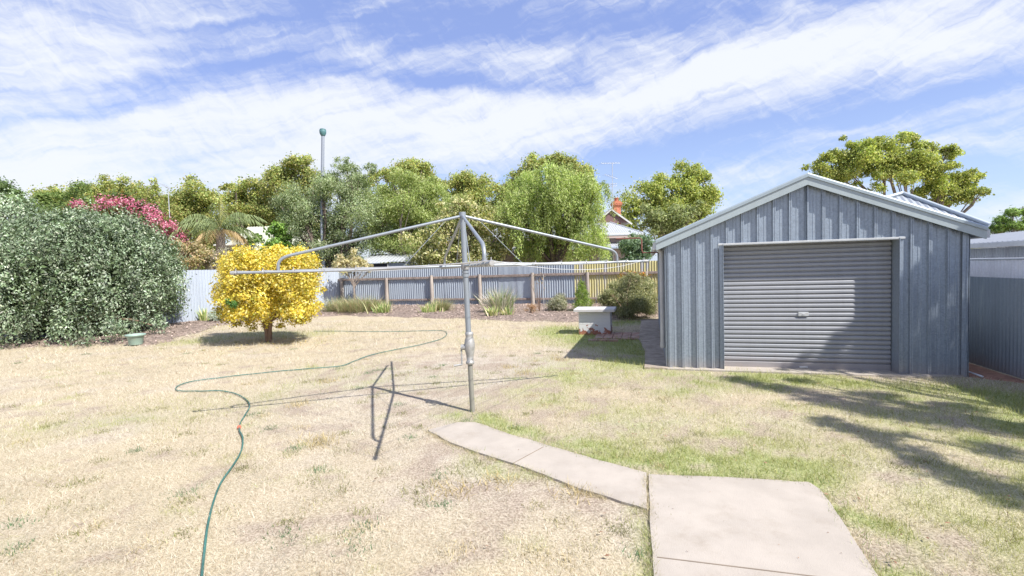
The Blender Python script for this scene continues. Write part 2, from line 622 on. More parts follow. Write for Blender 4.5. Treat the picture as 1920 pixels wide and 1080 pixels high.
def lawn_masks(x, y):
    wx = x + (vnoise(x * 1.7, y * 1.7, 3) - 0.5) * 0.7
    wy = y + (vnoise(x * 1.7, y * 1.7, 9) - 0.5) * 0.7
    g = np.zeros(np.shape(x))
    for (pts, rad, amt) in GREEN:
        g = np.maximum(g, amt * np.clip(1.35 - seg_dist(wx, wy, pts) / rad, 0, 1))
    yel = np.clip(sdist(wx, wy, YEL_POLY) / 1.1 + 0.5, 0, 1)
    patch = fbm(x * 0.9, y * 0.9, 21)
    fine = fbm(x * 4.3, y * 4.3, 31)
    g = g * (0.62 + 0.75 * fine) + yel * np.clip((patch - 0.34) * 2.4, 0, 0.72) * (0.35 + fine * 0.9)
    g = g + np.clip((fbm(x * 2.2, y * 2.2, 55) - 0.60) * 2.2, 0, 0.40) * np.clip((fine - 0.38) * 4, 0, 1)
    # thin, greyish worn ground round the clothesline and beyond
    e1 = 1 - np.hypot((x + 0.3) / 4.4, (y - 7.6) / 3.6)
    e2 = 1 - np.hypot((x - 0.3) / 3.2, (y - 4.4) / 1.7)
    bare = np.clip(np.maximum(e1 * 1.6, e2 * 1.0), 0, 1) * (1 - yel) * (0.45 + 0.8 * patch)
    bare = np.clip(bare + np.clip((fbm(x * 1.3, y * 1.3, 77) - 0.56) * 2.6, 0, 0.6), 0, 1)
    zone = np.clip(np.maximum(e1 * 2.2, e2 * 1.7), 0, 1)
    for (qx, qy, rr) in DIRT: zone = np.maximum(zone, np.clip(1.4 - np.hypot((x - qx) / rr, (y - qy) / (rr * .8)), 0, 1))
    dirt = np.clip((fbm(x * 3.6, y * 3.6, 131, 5) + .35 * (fine - .5) + .30 * (fbm(x * 13, y * 13, 137, 3) - .5) - 0.615 + 0.15 * zone) * 5, 0, 1)
    return np.clip(g * (1 - .8 * dirt), 0, 1), np.clip(bare, 0, 1), dirt


def lawn_z(x, y):
    return (fbm(x * 0.5, y * 0.5, 5) - 0.5) * 0.012 + (fbm(x * 3, y * 3, 6, 3) - 0.5) * 0.012 + 0.004


# ------------------------------------------------------------------ ground
def ground_material():
    m = bpy.data.materials.new('dry_lawn_soil')
    m.use_nodes = True
    k = N(m.node_tree)
    b = m.node_tree.nodes['Principled BSDF']
    a = k.new('ShaderNodeAttribute', attribute_name='tint')
    s = k.new('ShaderNodeSeparateColor')
    k.l.new(a.outputs['Color'], s.inputs[0])
    t = k.new('ShaderNodeTexCoord')
    n1 = k.noise(t.outputs['Object'], 55, 8, 0.72).outputs[0]
    n2 = k.noise(t.outputs['Object'], 4.0, 7, 0.7).outputs[0]
    straw = k.mix(k.ramp(n1, 0.34, 0.66), (0.29, 0.235, 0.155), (0.52, 0.45, 0.33))
    grey = k.mix(k.ramp(n1, 0.36, 0.64), (0.26, 0.22, 0.18), (0.50, 0.45, 0.385))
    green = k.mix(k.ramp(n1, 0.34, 0.66), (0.16, 0.20, 0.07), (0.40, 0.41, 0.20))
    c = k.mix(k.m('MULTIPLY', s.outputs[1], 0.85), straw, grey)
    c = k.mix(k.m('MULTIPLY', s.outputs[2], 0.85), c, k.mix(k.ramp(n1, 0.36, 0.64), (0.17, 0.13, 0.10), (0.42, 0.35, 0.28)))
    c = k.mix(k.m('MULTIPLY', s.outputs[0], 0.95), c, green)
    k.l.new(c, b.inputs['Base Color'])
    b.inputs['Roughness'].default_value = 0.95
    b.inputs['Specular IOR Level'].default_value = 0.1
    bp = k.new('ShaderNodeBump')
    bp.inputs['Strength'].default_value = 0.5
    bp.inputs['Distance'].default_value = 0.012
    k.l.new(n1, bp.inputs['Height'])
    k.l.new(bp.outputs[0], b.inputs['Normal'])
    return m


def axis_coords(lo, hi, step, far):
    c = list(np.arange(lo, hi + 1e-6, step))
    a, d = lo, step
    while a > -far:
        d *= 1.35; a -= d; c.insert(0, a)
    a, d = hi, step
    while a < far:
        d *= 1.35; a += d; c.append(a)
    return np.array(c)


gx, gy = np.meshgrid(axis_coords(-16, 10, 0.09, 700), axis_coords(0.5, 20, 0.09, 700))
g_, b_, y_ = lawn_masks(gx, gy)
grid_mesh('ground', gx, gy, lawn_z(gx, gy), np.stack([g_, b_, y_], -1), ground_material())
tag(bpy.data.objects['ground'], 'dry straw coloured lawn with greener patches', kind='structure')

mulch_mat = mat('mulch', (0.235, 0.185, 0.155), 0.95, var=0.45, vscale=14, bump=1.0, bscale=55, dirt=(0.42, 0.35, 0.30), dscale=24, dlo=0.55, dhi=0.72, spec=0.1)
bx, by = np.meshgrid(np.arange(-18.2, 9.5, 0.11), np.arange(12, 27, 0.11))
bd = sdist(bx + (vnoise(bx * 2, by * 2, 8) - 0.5) * 0.5, by + (vnoise(bx * 2, by * 2, 12) - 0.5) * 0.5, bed_poly)
bz = np.clip(bd * 0.22, -0.10, 0.10) + (fbm(bx * 4, by * 4, 44) - 0.5) * 0.05 + 0.01
grid_mesh('garden_bed', bx, by, bz, None, mulch_mat, keep=(bd[:-1, :-1] > -0.6) | (bd[1:, 1:] > -0.6))
tag(bpy.data.objects['garden_bed'], 'brown bark mulch bed along the fences', kind='structure')

conc = mat('path_concrete', (0.385, 0.345, 0.30), 0.9, var=0.08, vscale=2.2, bump=0.25, bscale=160, dirt=(0.28, 0.24, 0.195), dscale=2.4, dlo=0.48, dhi=0.85, spec=0.2)


def slab(name, poly, z1, mt=None):
    me = MB()
    n = 6
    pts = []
    L = list(poly)
    for i in range(len(L)):     # subdivide and roughen the edge a little
        a, b = L[i], L[(i + 1) % len(L)]
        for k in range(n):
            p = a.lerp(b, k / n)
            q = (vnoise(np.array([p.x * 9]), np.array([p.y * 9]), 2)[0] - 0.5) * 0.014
            pts.append((p.x + q, p.y + q, 0))
    me.prism(pts, -0.08, z1)
    return me.build(name, mt or conc)


slab('path', path_a, 0.024)['kind'] = 'structure'
slab('concrete_slab', slab_b, 0.027)['kind'] = 'structure'
joint_mat = mat('joint_dirt', (0.22, 0.18, 0.14), 1.0)
jm = MB()
for a, b, z in (((1019, 838), (962, 869), 0.024), ((1232, 1045), (1640, 1095), 0.027)):
    A, B = G(*a, z), G(*b, z)
    d = (B - A).normalized()
    jm.box((A + B) / 2 + Vector((0, 0, 0.0022)), ((B - A).length, 0.007, 0.003), d)
tag(jm.build('path_joints', joint_mat), kind='structure')
tag(slab('side_path', pave_poly, 0.035, mt=mat('mossy_concrete', (0.34, 0.285, 0.23), .95, var=.25, vscale=5, bump=.4, bscale=60, dirt=(.19, .165, .12), dscale=4)), kind='structure')

# red brick paving beside the shed
brick_mat = mat('old_brick', (0.36, 0.22, 0.17), 0.95, var=0.35, vscale=9, bump=0.4, bscale=60, dirt=(0.42, 0.36, 0.31), dscale=5, dlo=0.45, dhi=0.7)
mb = MB()
o = SO - SU * 1.62 + SV * 3.15
for i in range(5):
    for j in range(9):
        c = o + SU * (0.12 + i * 0.215) + SV * (0.06 + j * 0.125)
        mb.box((c.x, c.y, 0.012 + random.uniform(-0.004, 0.004)), (0.205, 0.115, 0.05), SU + SV * random.uniform(-.03, .03), bev=0.006)
tag(mb.build('brick_paving', brick_mat), 'weathered red brick paving beside the shed wall', kind='structure')
soil = mat('red_soil', (0.30, 0.16, 0.11), 1.0, var=0.3, vscale=8, bump=0.8, bscale=30)
sx_, sy_ = np.meshgrid(np.arange(6.0, 9.4, 0.08), np.arange(5.8, 13, 0.08))
sp_ = [SO + SU * (SW + 0.03) - SV * 0.0, SO + SU * (SW + 0.6) - SV * 0.45, RF0 - SV * 1.5 - SU * 0.05, RF0 + SV * 4, SO + SU * (SW + .03) + SV * 5]
sdd = sdist(sx_, sy_, sp_)
grid_mesh('side_yard_soil', sx_, sy_, np.clip(sdd * 0.4, -0.08, 0.02) + 0.008 + (fbm(sx_ * 6, sy_ * 6, 3) - .5) * 0.03, None, soil, keep=sdd[:-1, :-1] > -0.25)
tag(bpy.data.objects['side_yard_soil'], kind='structure')


# ------------------------------------------------------------------ grass
def blades(name, x, y, length, width, lay, cols, z=None, kind='stuff', label=None):
    n = len(x)
    th = RNG.random(n) * 2 * np.pi
    ph = RNG.random(n) * 2 * np.pi
    el_ = np.clip(RNG.normal(lay, 0.35, n), 0.05, 1.5)
    d = np.stack([np.cos(th) * np.cos(el_), np.sin(th) * np.cos(el_), np.sin(el_)], -1)
    s_ = np.stack([np.cos(ph), np.sin(ph), np.zeros(n)], -1)
    L = length * RNG.uniform(0.5, 1.4, n)
    Wd = width * RNG.uniform(0.6, 1.3, n)
    if z is None: z = lawn_z(x, y)
    b = np.stack([x, y, z - 0.004], -1)
    V = np.empty((n, 3, 3))
    V[:, 0] = b - s_ * Wd[:, None] / 2
    V[:, 1] = b + s_ * Wd[:, None] / 2
    V[:, 2] = b + d * L[:, None]
    o = poly_mesh(name, V.reshape(-1, 3), 3, cols, attr_mat('grass_blade', 0.8, 0.25, 0.15))
    return tag(o, label, kind=kind)


def scatter(zones):
    xs, ys, ss = [], [], []
    for (y0, y1, dens, size) in zones:
        hw0 = 1.12 * y1 + 0.6
        n = int((y1 - y0) * 2 * hw0 * dens)
        x = RNG.uniform(-hw0, hw0, n); y = RNG.uniform(y0, y1, n)
        k = (np.abs(x) < 1.10 * y + 0.5)
        xs.append(x[k]); ys.append(y[k]); ss.append(np.full(k.sum(), size))
    return np.concatenate(xs), np.concatenate(ys), np.concatenate(ss)


SHED_POLY = [SO, SO + SU * SW, SO + SU * SW + SV * SD, SO + SV * SD]
RFD = (RF0 - SU * 0.0)


def lawn_ok(x, y, edge=0.02):
    jit_ = edge + (vnoise(x * 14, y * 14, 71) - .55) * .09
    ok = sdist(x, y, path_a) < jit_
    ok &= sdist(x, y, slab_b) < jit_
    ok &= ~inside(x, y, SHED_POLY)
    ok &= ~inside(x, y, sp_)
    ok &= sdist(x, y, pave_poly) < edge
    bp_ = [SO - SU * 1.62 + SV * 3.12, SO - SU * 0.5 + SV * 3.12, SO - SU * 0.5 + SV * 4.3, SO - SU * 1.62 + SV * 4.3]
    ok &= sdist(x, y, bp_) < edge
    ok &= sdist(x + (vnoise(x * 2, y * 2, 8) - 0.5) * 0.5, y + (vnoise(x * 2, y * 2, 12) - 0.5) * 0.5, bed_poly) < 0.1
    ok &= ((Vector((SU.x, SU.y)).x * (x - RF0.x) + SU.y * (y - RF0.y)) < -0.05)
    return ok


x, y, s_ = scatter([(1.6, 3.2, 19000, 1.0), (3.2, 5, 10000, 1.1), (5, 7.5, 4600, 1.35), (7.5, 11, 1700, 1.8), (11, 17.5, 600, 2.5)])
k = lawn_ok(x, y)
x, y, s_ = x[k], y[k], s_[k]
g, br, di = lawn_masks(x, y)
clump = fbm(x * 6, y * 6, 91, 3)
keep = RNG.random(len(x)) < (0.22 + 0.9 * clump - 0.35 * br) * (1 - .72 * di)
x, y, s_, g, br, clump, di = x[keep], y[keep], s_[keep], g[keep], br[keep], clump[keep], di[keep]
u = RNG.random(len(x))[:, None]
tone_ = ((0.60 + 0.5 * fbm(x * 2.6, y * 2.6, 63, 3) + 0.36 * fbm(x * .55, y * .55, 64, 3)) * (1 - .15 * di))[:, None]
straw = (np.array([0.38, 0.335, 0.25]) * (1 - u) + np.array([0.69, 0.64, 0.54]) * u) * tone_
worn = (np.array([0.36, 0.31, 0.25]) * (1 - u) + np.array([0.68, 0.635, 0.555]) * u) * tone_
grn = np.array([0.20, 0.235, 0.06]) * (1 - u) + np.array([0.46, 0.45, 0.18]) * u
isg = (RNG.random(len(x)) < g * 0.92)
cols = straw + (worn - straw) * (br[:, None] * 0.8)
cols[isg] = grn[isg]
brown = RNG.random(len(x)) < 0.035
cols[brown] = np.array([0.25, 0.16, 0.10])
blades('lawn_grass', x, y, 0.046 * s_ * (1 + 0.2 * isg), 0.0030 * s_, np.where(isg, 0.85, 0.50), cols, label='short dry lawn grass with green patches')

# green edge grass: thicker, longer, along path edges, shed front and shade
xs, ys = [], []
for (pts, rad, amt) in GREEN:
    if amt < 0.7: continue
    for a, b in zip(pts[:-1], pts[1:]):
        L = (b - a).length
        n = int(L * 700 * rad * 2 * amt)
        t = RNG.random(n)
        xs.append(a.x + (b.x - a.x) * t + RNG.normal(0, rad * 0.55, n)); ys.append(a.y + (b.y - a.y) * t + RNG.normal(0, rad * 0.55, n))
x, y = np.concatenate(xs), np.concatenate(ys)
k = lawn_ok(x, y, 0.05) & (RNG.random(len(x)) < (fbm(x * 5, y * 5, 14, 3) * 1.5 - 0.1))
x, y = x[k], y[k]
u = RNG.random(len(x))[:, None]
cols = np.array([0.14, 0.22, 0.06]) * (1 - u) + np.array([0.38, 0.44, 0.18]) * u
blades('green_grass', x, y, 0.055, 0.006, 0.95, cols, label='greener grass along the path and shed')

# blades leaning over the edges of the concrete
xs, ys = [], []
for poly in (path_a, slab_b):
    L_ = list(poly) + [poly[0]]
    for a, b in zip(L_[:-1], L_[1:]):
        L = (b - a).length
        n = int(L * 2600)
        t = RNG.random(n)
        xs.append(a.x + (b.x - a.x) * t + RNG.normal(0, .024, n)); ys.append(a.y + (b.y - a.y) * t + RNG.normal(0, .024, n))
x, y = np.concatenate(xs), np.concatenate(ys)
k = (sdist(x, y, path_a) < .032) & (sdist(x, y, slab_b) < .032) & (RNG.random(len(x)) < fbm(x * 7, y * 7, 19, 3) * 2.6 - .75)
x, y = x[k], y[k]
g, br, yl = lawn_masks(x, y)
u = RNG.random(len(x))[:, None]
isg = (RNG.random(len(x)) < g * .9)[:, None]
cols = np.where(isg, np.array([.20, .26, .08]) * (1 - u) + np.array([.42, .46, .2]) * u, np.array([.38, .31, .2]) * (1 - u) + np.array([.68, .61, .46]) * u)
blades('edge_grass', x, y, 0.05, 0.0035, 0.7, cols, label='straggling grass along the concrete edges')

# weeds: little dark rosettes and dry seed heads scattered on the worn part
xs, ys, cs, ls = [], [], [], []
WEEDS = [(572, 718, 1), (615, 716, 2), (660, 640, 1), (690, 700, 3), (708, 695, 3), (722, 735, 1), (734, 693, 3), (745, 705, 1), (765, 700, 1), (800, 690, 1), (830, 685, 3), (812, 708, 3),
         (820, 720, 1), (790, 738, 1), (675, 728, 3), (745, 760, 3), (590, 828, 2), (600, 835, 2), (645, 845, 1), (770, 822, 3), (700, 745, 1), (955, 690, 2), (980, 700, 2), (1000, 685, 1), (930, 700, 1),
         (1030, 660, 1), (960, 668, 1), (85, 800, 1), (110, 795, 1), (285, 770, 1), (640, 920, 1), (795, 915, 1), (850, 925, 2), (900, 870, 1), (875, 895, 1), (680, 755, 1), (560, 760, 2), (505, 690, 1),
         (1740, 870, 1), (1690, 880, 1), (1310, 815, 1), (1270, 830, 1), (1080, 660, 1), (1050, 675, 2), (940, 905, 2), (1080, 930, 2), (150, 905, 1), (300, 850, 1), (350, 815, 1), (470, 880, 1)]
for _ in range(150):
    WEEDS.append((random.uniform(0, 1250), 640 + 420 * random.random() ** 1.5, random.choice((1, 1, 5, 4, 3, 5))))
for (px, py, k_) in WEEDS:
    c = G(px, py)
    n = 90 if k_ != 2 else 120
    r_ = 0.05 + 0.02 * random.random() if k_ != 2 else 0.09
    xs.append(c.x + RNG.normal(0, r_, n)); ys.append(c.y + RNG.normal(0, r_, n))
    if not lawn_ok(np.array([c.x]), np.array([c.y]))[0]: n = 0
    xs[-1], ys[-1] = xs[-1][:n], ys[-1][:n]
    base_c = {5: (0.36, 0.33, 0.20), 4: (0.45, 0.38, 0.24), 1: (0.22, 0.22, 0.10), 2: (0.42, 0.34, 0.18), 3: (0.09, 0.17, 0.08)}[k_]
    cs.append(np.array(base_c) * RNG.uniform(0.6, 1.5, (n, 1)))
    ls.append(np.full(n, {5: 0.035, 4: 0.045, 1: 0.04, 2: 0.085, 3: 0.04}[k_]))
blades('lawn_weeds', np.concatenate(xs), np.concatenate(ys), np.concatenate(ls), 0.007, 0.8, np.concatenate(cs), label='small weeds dotted over the worn lawn')

# fallen leaves and bits
n = 300
x = RNG.uniform(-6, 7, n); y = 2 + RNG.random(n) ** 1.3 * 8
x[:260] = RNG.uniform(0.5, 6, 260); y[:260] = RNG.uniform(2, 6.8, 260)
k = lawn_ok(x, y, 3)
k = k & ~inside(x, y, SHED_POLY)
x, y = x[k], y[k]; n = len(x)
th = RNG.random(n) * 6.28; L = RNG.uniform(0.008, 0.022, n)
on_ = (sdist(x, y, path_a) > 0) | (sdist(x, y, slab_b) > 0)
L = np.where(on_, L * .35, L)
z = lawn_z(x, y) + 0.028
z = np.where((sdist(x, y, path_a) > 0) | (sdist(x, y, slab_b) > 0), 0.030, z)
V = np.empty((n, 4, 3))
for i, (a, b, dz) in enumerate(((1, 0, .004), (0, .45, .006), (-1, 0, 0), (0, -.45, .003))):
    V[:, i, 0] = x + L * (a * np.cos(th) - b * np.sin(th)); V[:, i, 1] = y + L * (a * np.sin(th) + b * np.cos(th)); V[:, i, 2] = z + dz
tag(poly_mesh('leaf_litter', V.reshape(-1, 3), 4, np.array([0.20, 0.115, 0.07]) * RNG.uniform(0.5, 1.7, (n, 1)), attr_mat('litter', 0.9)), 'curled brown leaves fallen on the lawn', kind='stuff')

# yellow leaves dropped under the golden shrub
n = 260
c = G(505, 645)
x = c.x + RNG.normal(0, .75, n); y = c.y + RNG.normal(0.1, .6, n)
th = RNG.random(n) * 6.28; L = RNG.uniform(0.015, 0.03, n)
z = np.maximum(lawn_z(x, y), np.clip(sdist(x, y, bed_poly) * .22, -.1, .1) + .01) + .03
V = np.empty((n, 4, 3))
for i, (a, b, dz) in enumerate(((1, 0, .004), (0, .6, .006), (-1, 0, 0), (0, -.6, .003))):
    V[:, i, 0] = x + L * (a * np.cos(th) - b * np.sin(th)); V[:, i, 1] = y + L * (a * np.sin(th) + b * np.cos(th)); V[:, i, 2] = z + dz
tag(poly_mesh('fallen_leaves', V.reshape(-1, 3), 4, np.array([0.62, 0.46, 0.12]) * RNG.uniform(0.5, 1.2, (n, 1)), attr_mat('litter', 0.9)), 'yellow leaves dropped under the golden shrub', kind='stuff')

# bark chips on the bed
n = 26000
x = RNG.uniform(-17, 8, n); y = RNG.uniform(12.5, 26, n)
d_ = sdist(x, y, bed_poly)
k = (d_ > -0.15) & (RNG.random(n) < 0.9)
x, y, d_ = x[k], y[k], d_[k]; n = len(x)
z = np.clip(d_ * 0.22, -0.02, 0.10) + 0.025
th = RNG.random(n) * 6.28; L = RNG.uniform(0.02, 0.05, n); tz = RNG.uniform(-0.5, 0.5, n)
V = np.empty((n, 4, 3))
for i, (a, b) in enumerate(((1, .3), (-1, .35), (-1, -.3), (1, -.35))):
    V[:, i, 0] = x + L * (a * np.cos(th) - b * np.sin(th)); V[:, i, 1] = y + L * (a * np.sin(th) + b * np.cos(th)); V[:, i, 2] = z + L * a * tz + 0.01
tag(poly_mesh('bark_chips', V.reshape(-1, 3), 4, np.array([0.36, 0.28, 0.24]) * RNG.uniform(0.35, 1.7, (n, 1)), attr_mat('litter', 0.9)), 'loose bark chips over the garden bed', kind='stuff')

# ------------------------------------------------------------------ foliage
def nrm(v):
    return v / np.maximum(np.linalg.norm(v, axis=-1, keepdims=True), 1e-9)


def leaf_mesh(name, C, n, a, size, asp, cols, parent, trans=0.3, matname='leaf', spec=0.3, rough=0.55):
    """diamond leaves at C with normals n and long axes a"""
    a = nrm(a - n * np.sum(a * n, -1, keepdims=True))
    b = np.cross(n, a)
    L = size[:, None]
    V = np.empty((len(C), 4, 3))
    V[:, 0] = C - a * L * 0.5
    V[:, 1] = C + b * L * asp * 0.5 + n * L * 0.08
    V[:, 2] = C + a * L * 0.5
    V[:, 3] = C - b * L * asp * 0.5 + n * L * 0.08
    return poly_mesh(name, V.reshape(-1, 3), 4, np.clip(cols, 0, 1), attr_mat(matname, rough, trans, spec), parent)


def palette(n, cols, wts=None, jit=0.18):
    cols = np.array(cols)
    i = RNG.choice(len(cols), n, p=wts)
    return cols[i] * RNG.uniform(1 - jit, 1 + jit, (n, 1)) * RNG.uniform(0.94, 1.06, (n, 3))


def crown(name, clumps, nleaf, size, cols, parent, asp=0.5, droop=0.0, up=0.0, sub=18, subr=0.55, spread=0.7, wts=None, trans=0.3, matname='leaf', jit=0.18, spec=0.3, zmin=0.05, rough=0.55, subjit=0.18, streak=0.0, inner=0.0):
    """clumps: (centre, (rx, ry, rz)). Leaves gather in many small tufts set over each clump, with gaps between"""
    area = np.array([(c[1][0] * c[1][1] + c[1][0] * c[1][2] + c[1][1] * c[1][2]) for c in clumps])
    share = area / area.sum()
    Cs, Ns, T, SZ, IN = [], [], [], [], []
    for (c, r), sh in zip(clumps, share):
        c = np.array(c); r = np.array(r)
        ns = max(3, int(sub * (0.5 + RNG.random())))
        dr = nrm(RNG.normal(size=(ns, 3)))
        dr[:, 2] = np.where(dr[:, 2] < -0.35, -dr[:, 2], dr[:, 2])
        sc_ = c + dr * r * RNG.uniform(0.55, 1.0, (ns, 1))
        nl = max(4, int(nleaf * sh))
        j = RNG.integers(0, ns, nl)
        off = RNG.normal(size=(nl, 3)) * r * subr * 0.55
        off = off * np.array([1, 1, 1 + streak])
        p = sc_[j] + off
        outw = nrm((p - c) / r)
        Cs.append(p); Ns.append(nrm(outw * 0.9 + nrm(off) * 0.5 + RNG.normal(size=(nl, 3)) * spread))
        tone = RNG.uniform(1 - subjit, 1 + subjit, ns)[j] * RNG.uniform(1 - subjit * .6, 1 + subjit * .6)
        T.append(tone)
    C = np.concatenate(Cs); n = np.concatenate(Ns); T = np.concatenate(T)
    k = C[:, 2] > zmin
    C, n, T = C[k], n[k], T[k]
    m = len(C)
    a = RNG.normal(size=(m, 3))
    a[:, 2] += up - droop
    a = nrm(a)
    col = palette(m, cols, wts, jit) * T[:, None]
    return leaf_mesh(name, C, n, a, size * RNG.uniform(0.6, 1.35, m), asp, col, parent, trans, matname, spec, rough)


bark_grey = mat('bark_grey', (0.24, 0.20, 0.17), 0.95, var=0.3, vscale=6, bump=0.8, bscale=25, stretch=(1, 1, 0.25))
bark_dark = mat('bark_dark', (0.11, 0.085, 0.07), 0.95, var=0.3, vscale=6, bump=0.8, bscale=25, stretch=(1, 1, 0.25))
bark_brown = mat('bark_brown', (0.20, 0.13, 0.09), 0.95, var=0.3, vscale=6, bump=0.8, bscale=25, stretch=(1, 1, 0.25))


def trunk(name, base, clumps, r, fork, material, parent, nmax=14, twig=True):
    mb = MB()
    base = Vector(base)
    top = Vector(base) + Vector((random.uniform(-.1, .1) * fork, random.uniform(-.1, .1) * fork, fork))
    mid = base.lerp(top, 0.5) + Vector((random.uniform(-.04, .04), random.uniform(-.04, .04), 0)) * fork
    mb.tube([base - Vector((0, 0, .1)), base + Vector((0, 0, .12 * fork)), mid, top], [r * 1.45, r * 1.08, r * 0.92, r * 0.8], 9)
    cl = list(clumps)
    random.shuffle(cl)
    for (c, rr) in cl[:nmax]:
        c = Vector(c)
        st = mid.lerp(top, random.uniform(0.3, 1.0))
        m1 = st.lerp(c, 0.4) + Vector((random.uniform(-.1, .1), random.uniform(-.1, .1), random.uniform(0.0, .12))) * (c - st).length
        m2 = st.lerp(c, 0.75) + Vector((random.uniform(-.08, .08), random.uniform(-.08, .08), random.uniform(0.0, .1))) * (c - st).length
        q = r * random.uniform(0.30, 0.5)
        mb.tube([st, m1, m2, c], [q, q * 0.7, q * 0.45, q * 0.18], 6)
        if twig:
            for _ in range(4):
                e = c + Vector((random.uniform(-1, 1) * rr[0], random.uniform(-1, 1) * rr[1], random.uniform(-.4, 1) * rr[2])) * 0.85
                s2 = m1.lerp(m2, random.random())
                mb.tube([s2, s2.lerp(e, .5) + Vector((0, 0, .05)), e], [q * .35, q * .22, q * .08], 4, cap=False)
    return mb.build(name, material, parent)


def tree(name, label, cat, circles, Y, nleaf, size, cols, group=None, fork=None, r=0.2, bark=None, flat=1.0, base=None, jd=0.6, nmax=14, splits=9, fill=0, **kw):
    kw.setdefault('subr', .8)
    """circles: (px, py, r_px) outlines of the crown's lobes at depth Y (metres); each is broken into smaller clumps"""
    cl = []
    for (px, py, rp) in circles:
        R0 = rp * Y / F
        c0 = P(px, py, Y)
        for _ in range(splits):
            d = Vector((random.gauss(0, .45), random.gauss(0, .45), random.gauss(0, .42))) * R0
            q = R0 * random.uniform(0.26, 0.56)
            cl.append(((c0.x + d.x, c0.y + d.y + random.uniform(-jd, jd) * R0, c0.z + d.z), (q, q, q * 0.85 * flat)))
    xs_ = [c[0][0] for c in cl]; zs_ = [c[0][2] for c in cl]
    for _ in range(fill):
        x_ = random.uniform(min(xs_), max(xs_)); q = .022 * Y
        cl.append(((x_, Y + random.uniform(.2, .6) * q, random.uniform(2.0, sum(zs_) / len(zs_))), (q, q, q)))
    cx = sum(c[0][0] for c in cl) / len(cl); cy = sum(c[0][1] for c in cl) / len(cl)
    zlo = min(c[0][2] for c in cl); zhi = max(c[0][2] for c in cl)
    if base is None: base = (cx, cy, 0)
    t = empty(name, base, label, cat, group)
    trunk('trunk', base, cl, r, fork if fork else max(0.6, zlo * 0.75), bark or bark_grey, t, nmax)
    crown('crown', cl, nleaf, size, cols, t, **kw)
    return t


OLIVE_Y = [(0.37, 0.42, 0.13), (0.29, 0.36, 0.12), (0.46, 0.46, 0.17), (0.26, 0.32, 0.10), (0.42, 0.38, 0.14)]
PLANE = dict(trans=0.42, asp=0.8, spread=1.0, fill=16, subjit=.28)
GR = 'plane trees in the row beyond the houses'
tree('plane_tree', 'leftmost plane tree top of the row, above the smooth bright green tree', 'tree', [(108, 378, 22), (140, 360, 14), (155, 375, 22)], 44, 15525, 0.172, OLIVE_Y, GR, r=.25, **PLANE)
tree('plane_tree', 'olive green plane tree top behind the left end of the pink blossom', 'tree', [(188, 362, 20), (205, 352, 14), (190, 390, 30)], 45, 15525, 0.172, OLIVE_Y, GR, r=.25, **PLANE)
tree('plane_tree', 'two pointed plane tree top directly above the pink blossom', 'tree', [(240, 358, 20), (262, 362, 16), (245, 390, 30)], 46, 15525, 0.172, OLIVE_Y, GR, r=.25, **PLANE)
tree('plane_tree', 'narrow plane tree top just left of the thin television aerial', 'tree', [(290, 355, 14), (295, 380, 22), (288, 398, 24)], 45, 15525, 0.172, OLIVE_Y, GR, r=.25, **PLANE)
tree('plane_tree', 'plane tree just right of the thin television aerial and behind the palm', 'tree', [(335, 385, 24), (362, 362, 20), (390, 375, 26), (370, 405, 34), (340, 420, 30)], 43, 31050, 0.164, OLIVE_Y, GR, r=.3, **PLANE)
tree('plane_tree', 'broad yellow green plane tree between the palm and the grey green tree', 'tree', [(428, 352, 10), (450, 370, 24), (482, 360, 24), (505, 385, 32), (455, 405, 32), (520, 410, 34)], 42, 41398, 0.164, OLIVE_Y, GR, r=.3, **PLANE)
tree('plane_tree', 'tall plane tree top just left of the vent pipe', 'tree', [(525, 335, 22), (548, 320, 20), (575, 318, 20), (590, 345, 26), (540, 370, 34)], 40, 34500, 0.156, OLIVE_Y, GR, r=.3, **PLANE)
tree('plane_tree', 'plane tree with a small pointed top above the bright green tree', 'tree', [(700, 340, 16), (728, 330, 16), (768, 318, 22), (790, 325, 26), (815, 345, 20), (760, 350, 34), (830, 350, 12)], 40, 37948, 0.156, OLIVE_Y, GR, r=.3, **PLANE)
tree('plane_tree', 'round headed plane tree directly behind the top of the clothesline', 'tree', [(858, 340, 18), (880, 348, 26), (905, 360, 20), (870, 385, 34), (920, 392, 22)], 38, 37948, 0.139, OLIVE_Y, GR, r=.3, **PLANE)
tree('plane_tree', 'tall plane tree behind the weeping pepper tree', 'tree', [(985, 325, 24), (1010, 312, 20), (1042, 305, 16), (1065, 318, 24), (1098, 330, 22), (975, 355, 30), (950, 375, 30), (1080, 355, 36)], 36, 51750, 0.139, OLIVE_Y, GR, r=.3, **PLANE)
YG = [(0.42, 0.46, 0.12), (0.32, 0.38, 0.11), (0.52, 0.53, 0.18), (0.27, 0.34, 0.10)]
tree('plane_tree', 'yellow green plane tree between the brick chimney and the shed roof', 'tree', [(1222, 360, 24), (1250, 345, 22), (1290, 335, 26), (1320, 330, 20), (1330, 360, 20), (1285, 375, 40), (1220, 392, 26), (1195, 395, 18), (1250, 400, 34), (1315, 395, 30)], 34, 51750, 0.131, YG, GR, r=.3, **PLANE)
tree('plane_tree', 'wide spreading yellow green tree behind the shed roof', 'tree',
     [(1535, 312, 20), (1575, 300, 24), (1600, 280, 20), (1632, 275, 18), (1610, 310, 36), (1650, 300, 30), (1690, 285, 26), (1718, 268, 18), (1735, 285, 22), (1770, 285, 18), (1785, 300, 16),
      (1700, 320, 42), (1750, 325, 34), (1795, 335, 26), (1822, 338, 14), (1800, 360, 24), (1760, 360, 34), (1655, 340, 34), (1580, 335, 24), (1770, 380, 22)], 26, 69000, 0.098,
     YG, GR, r=.3, base=(22.5, 27, 0), sub=11, splits=7, **{**PLANE, 'fill': 4, 'subr': .6})

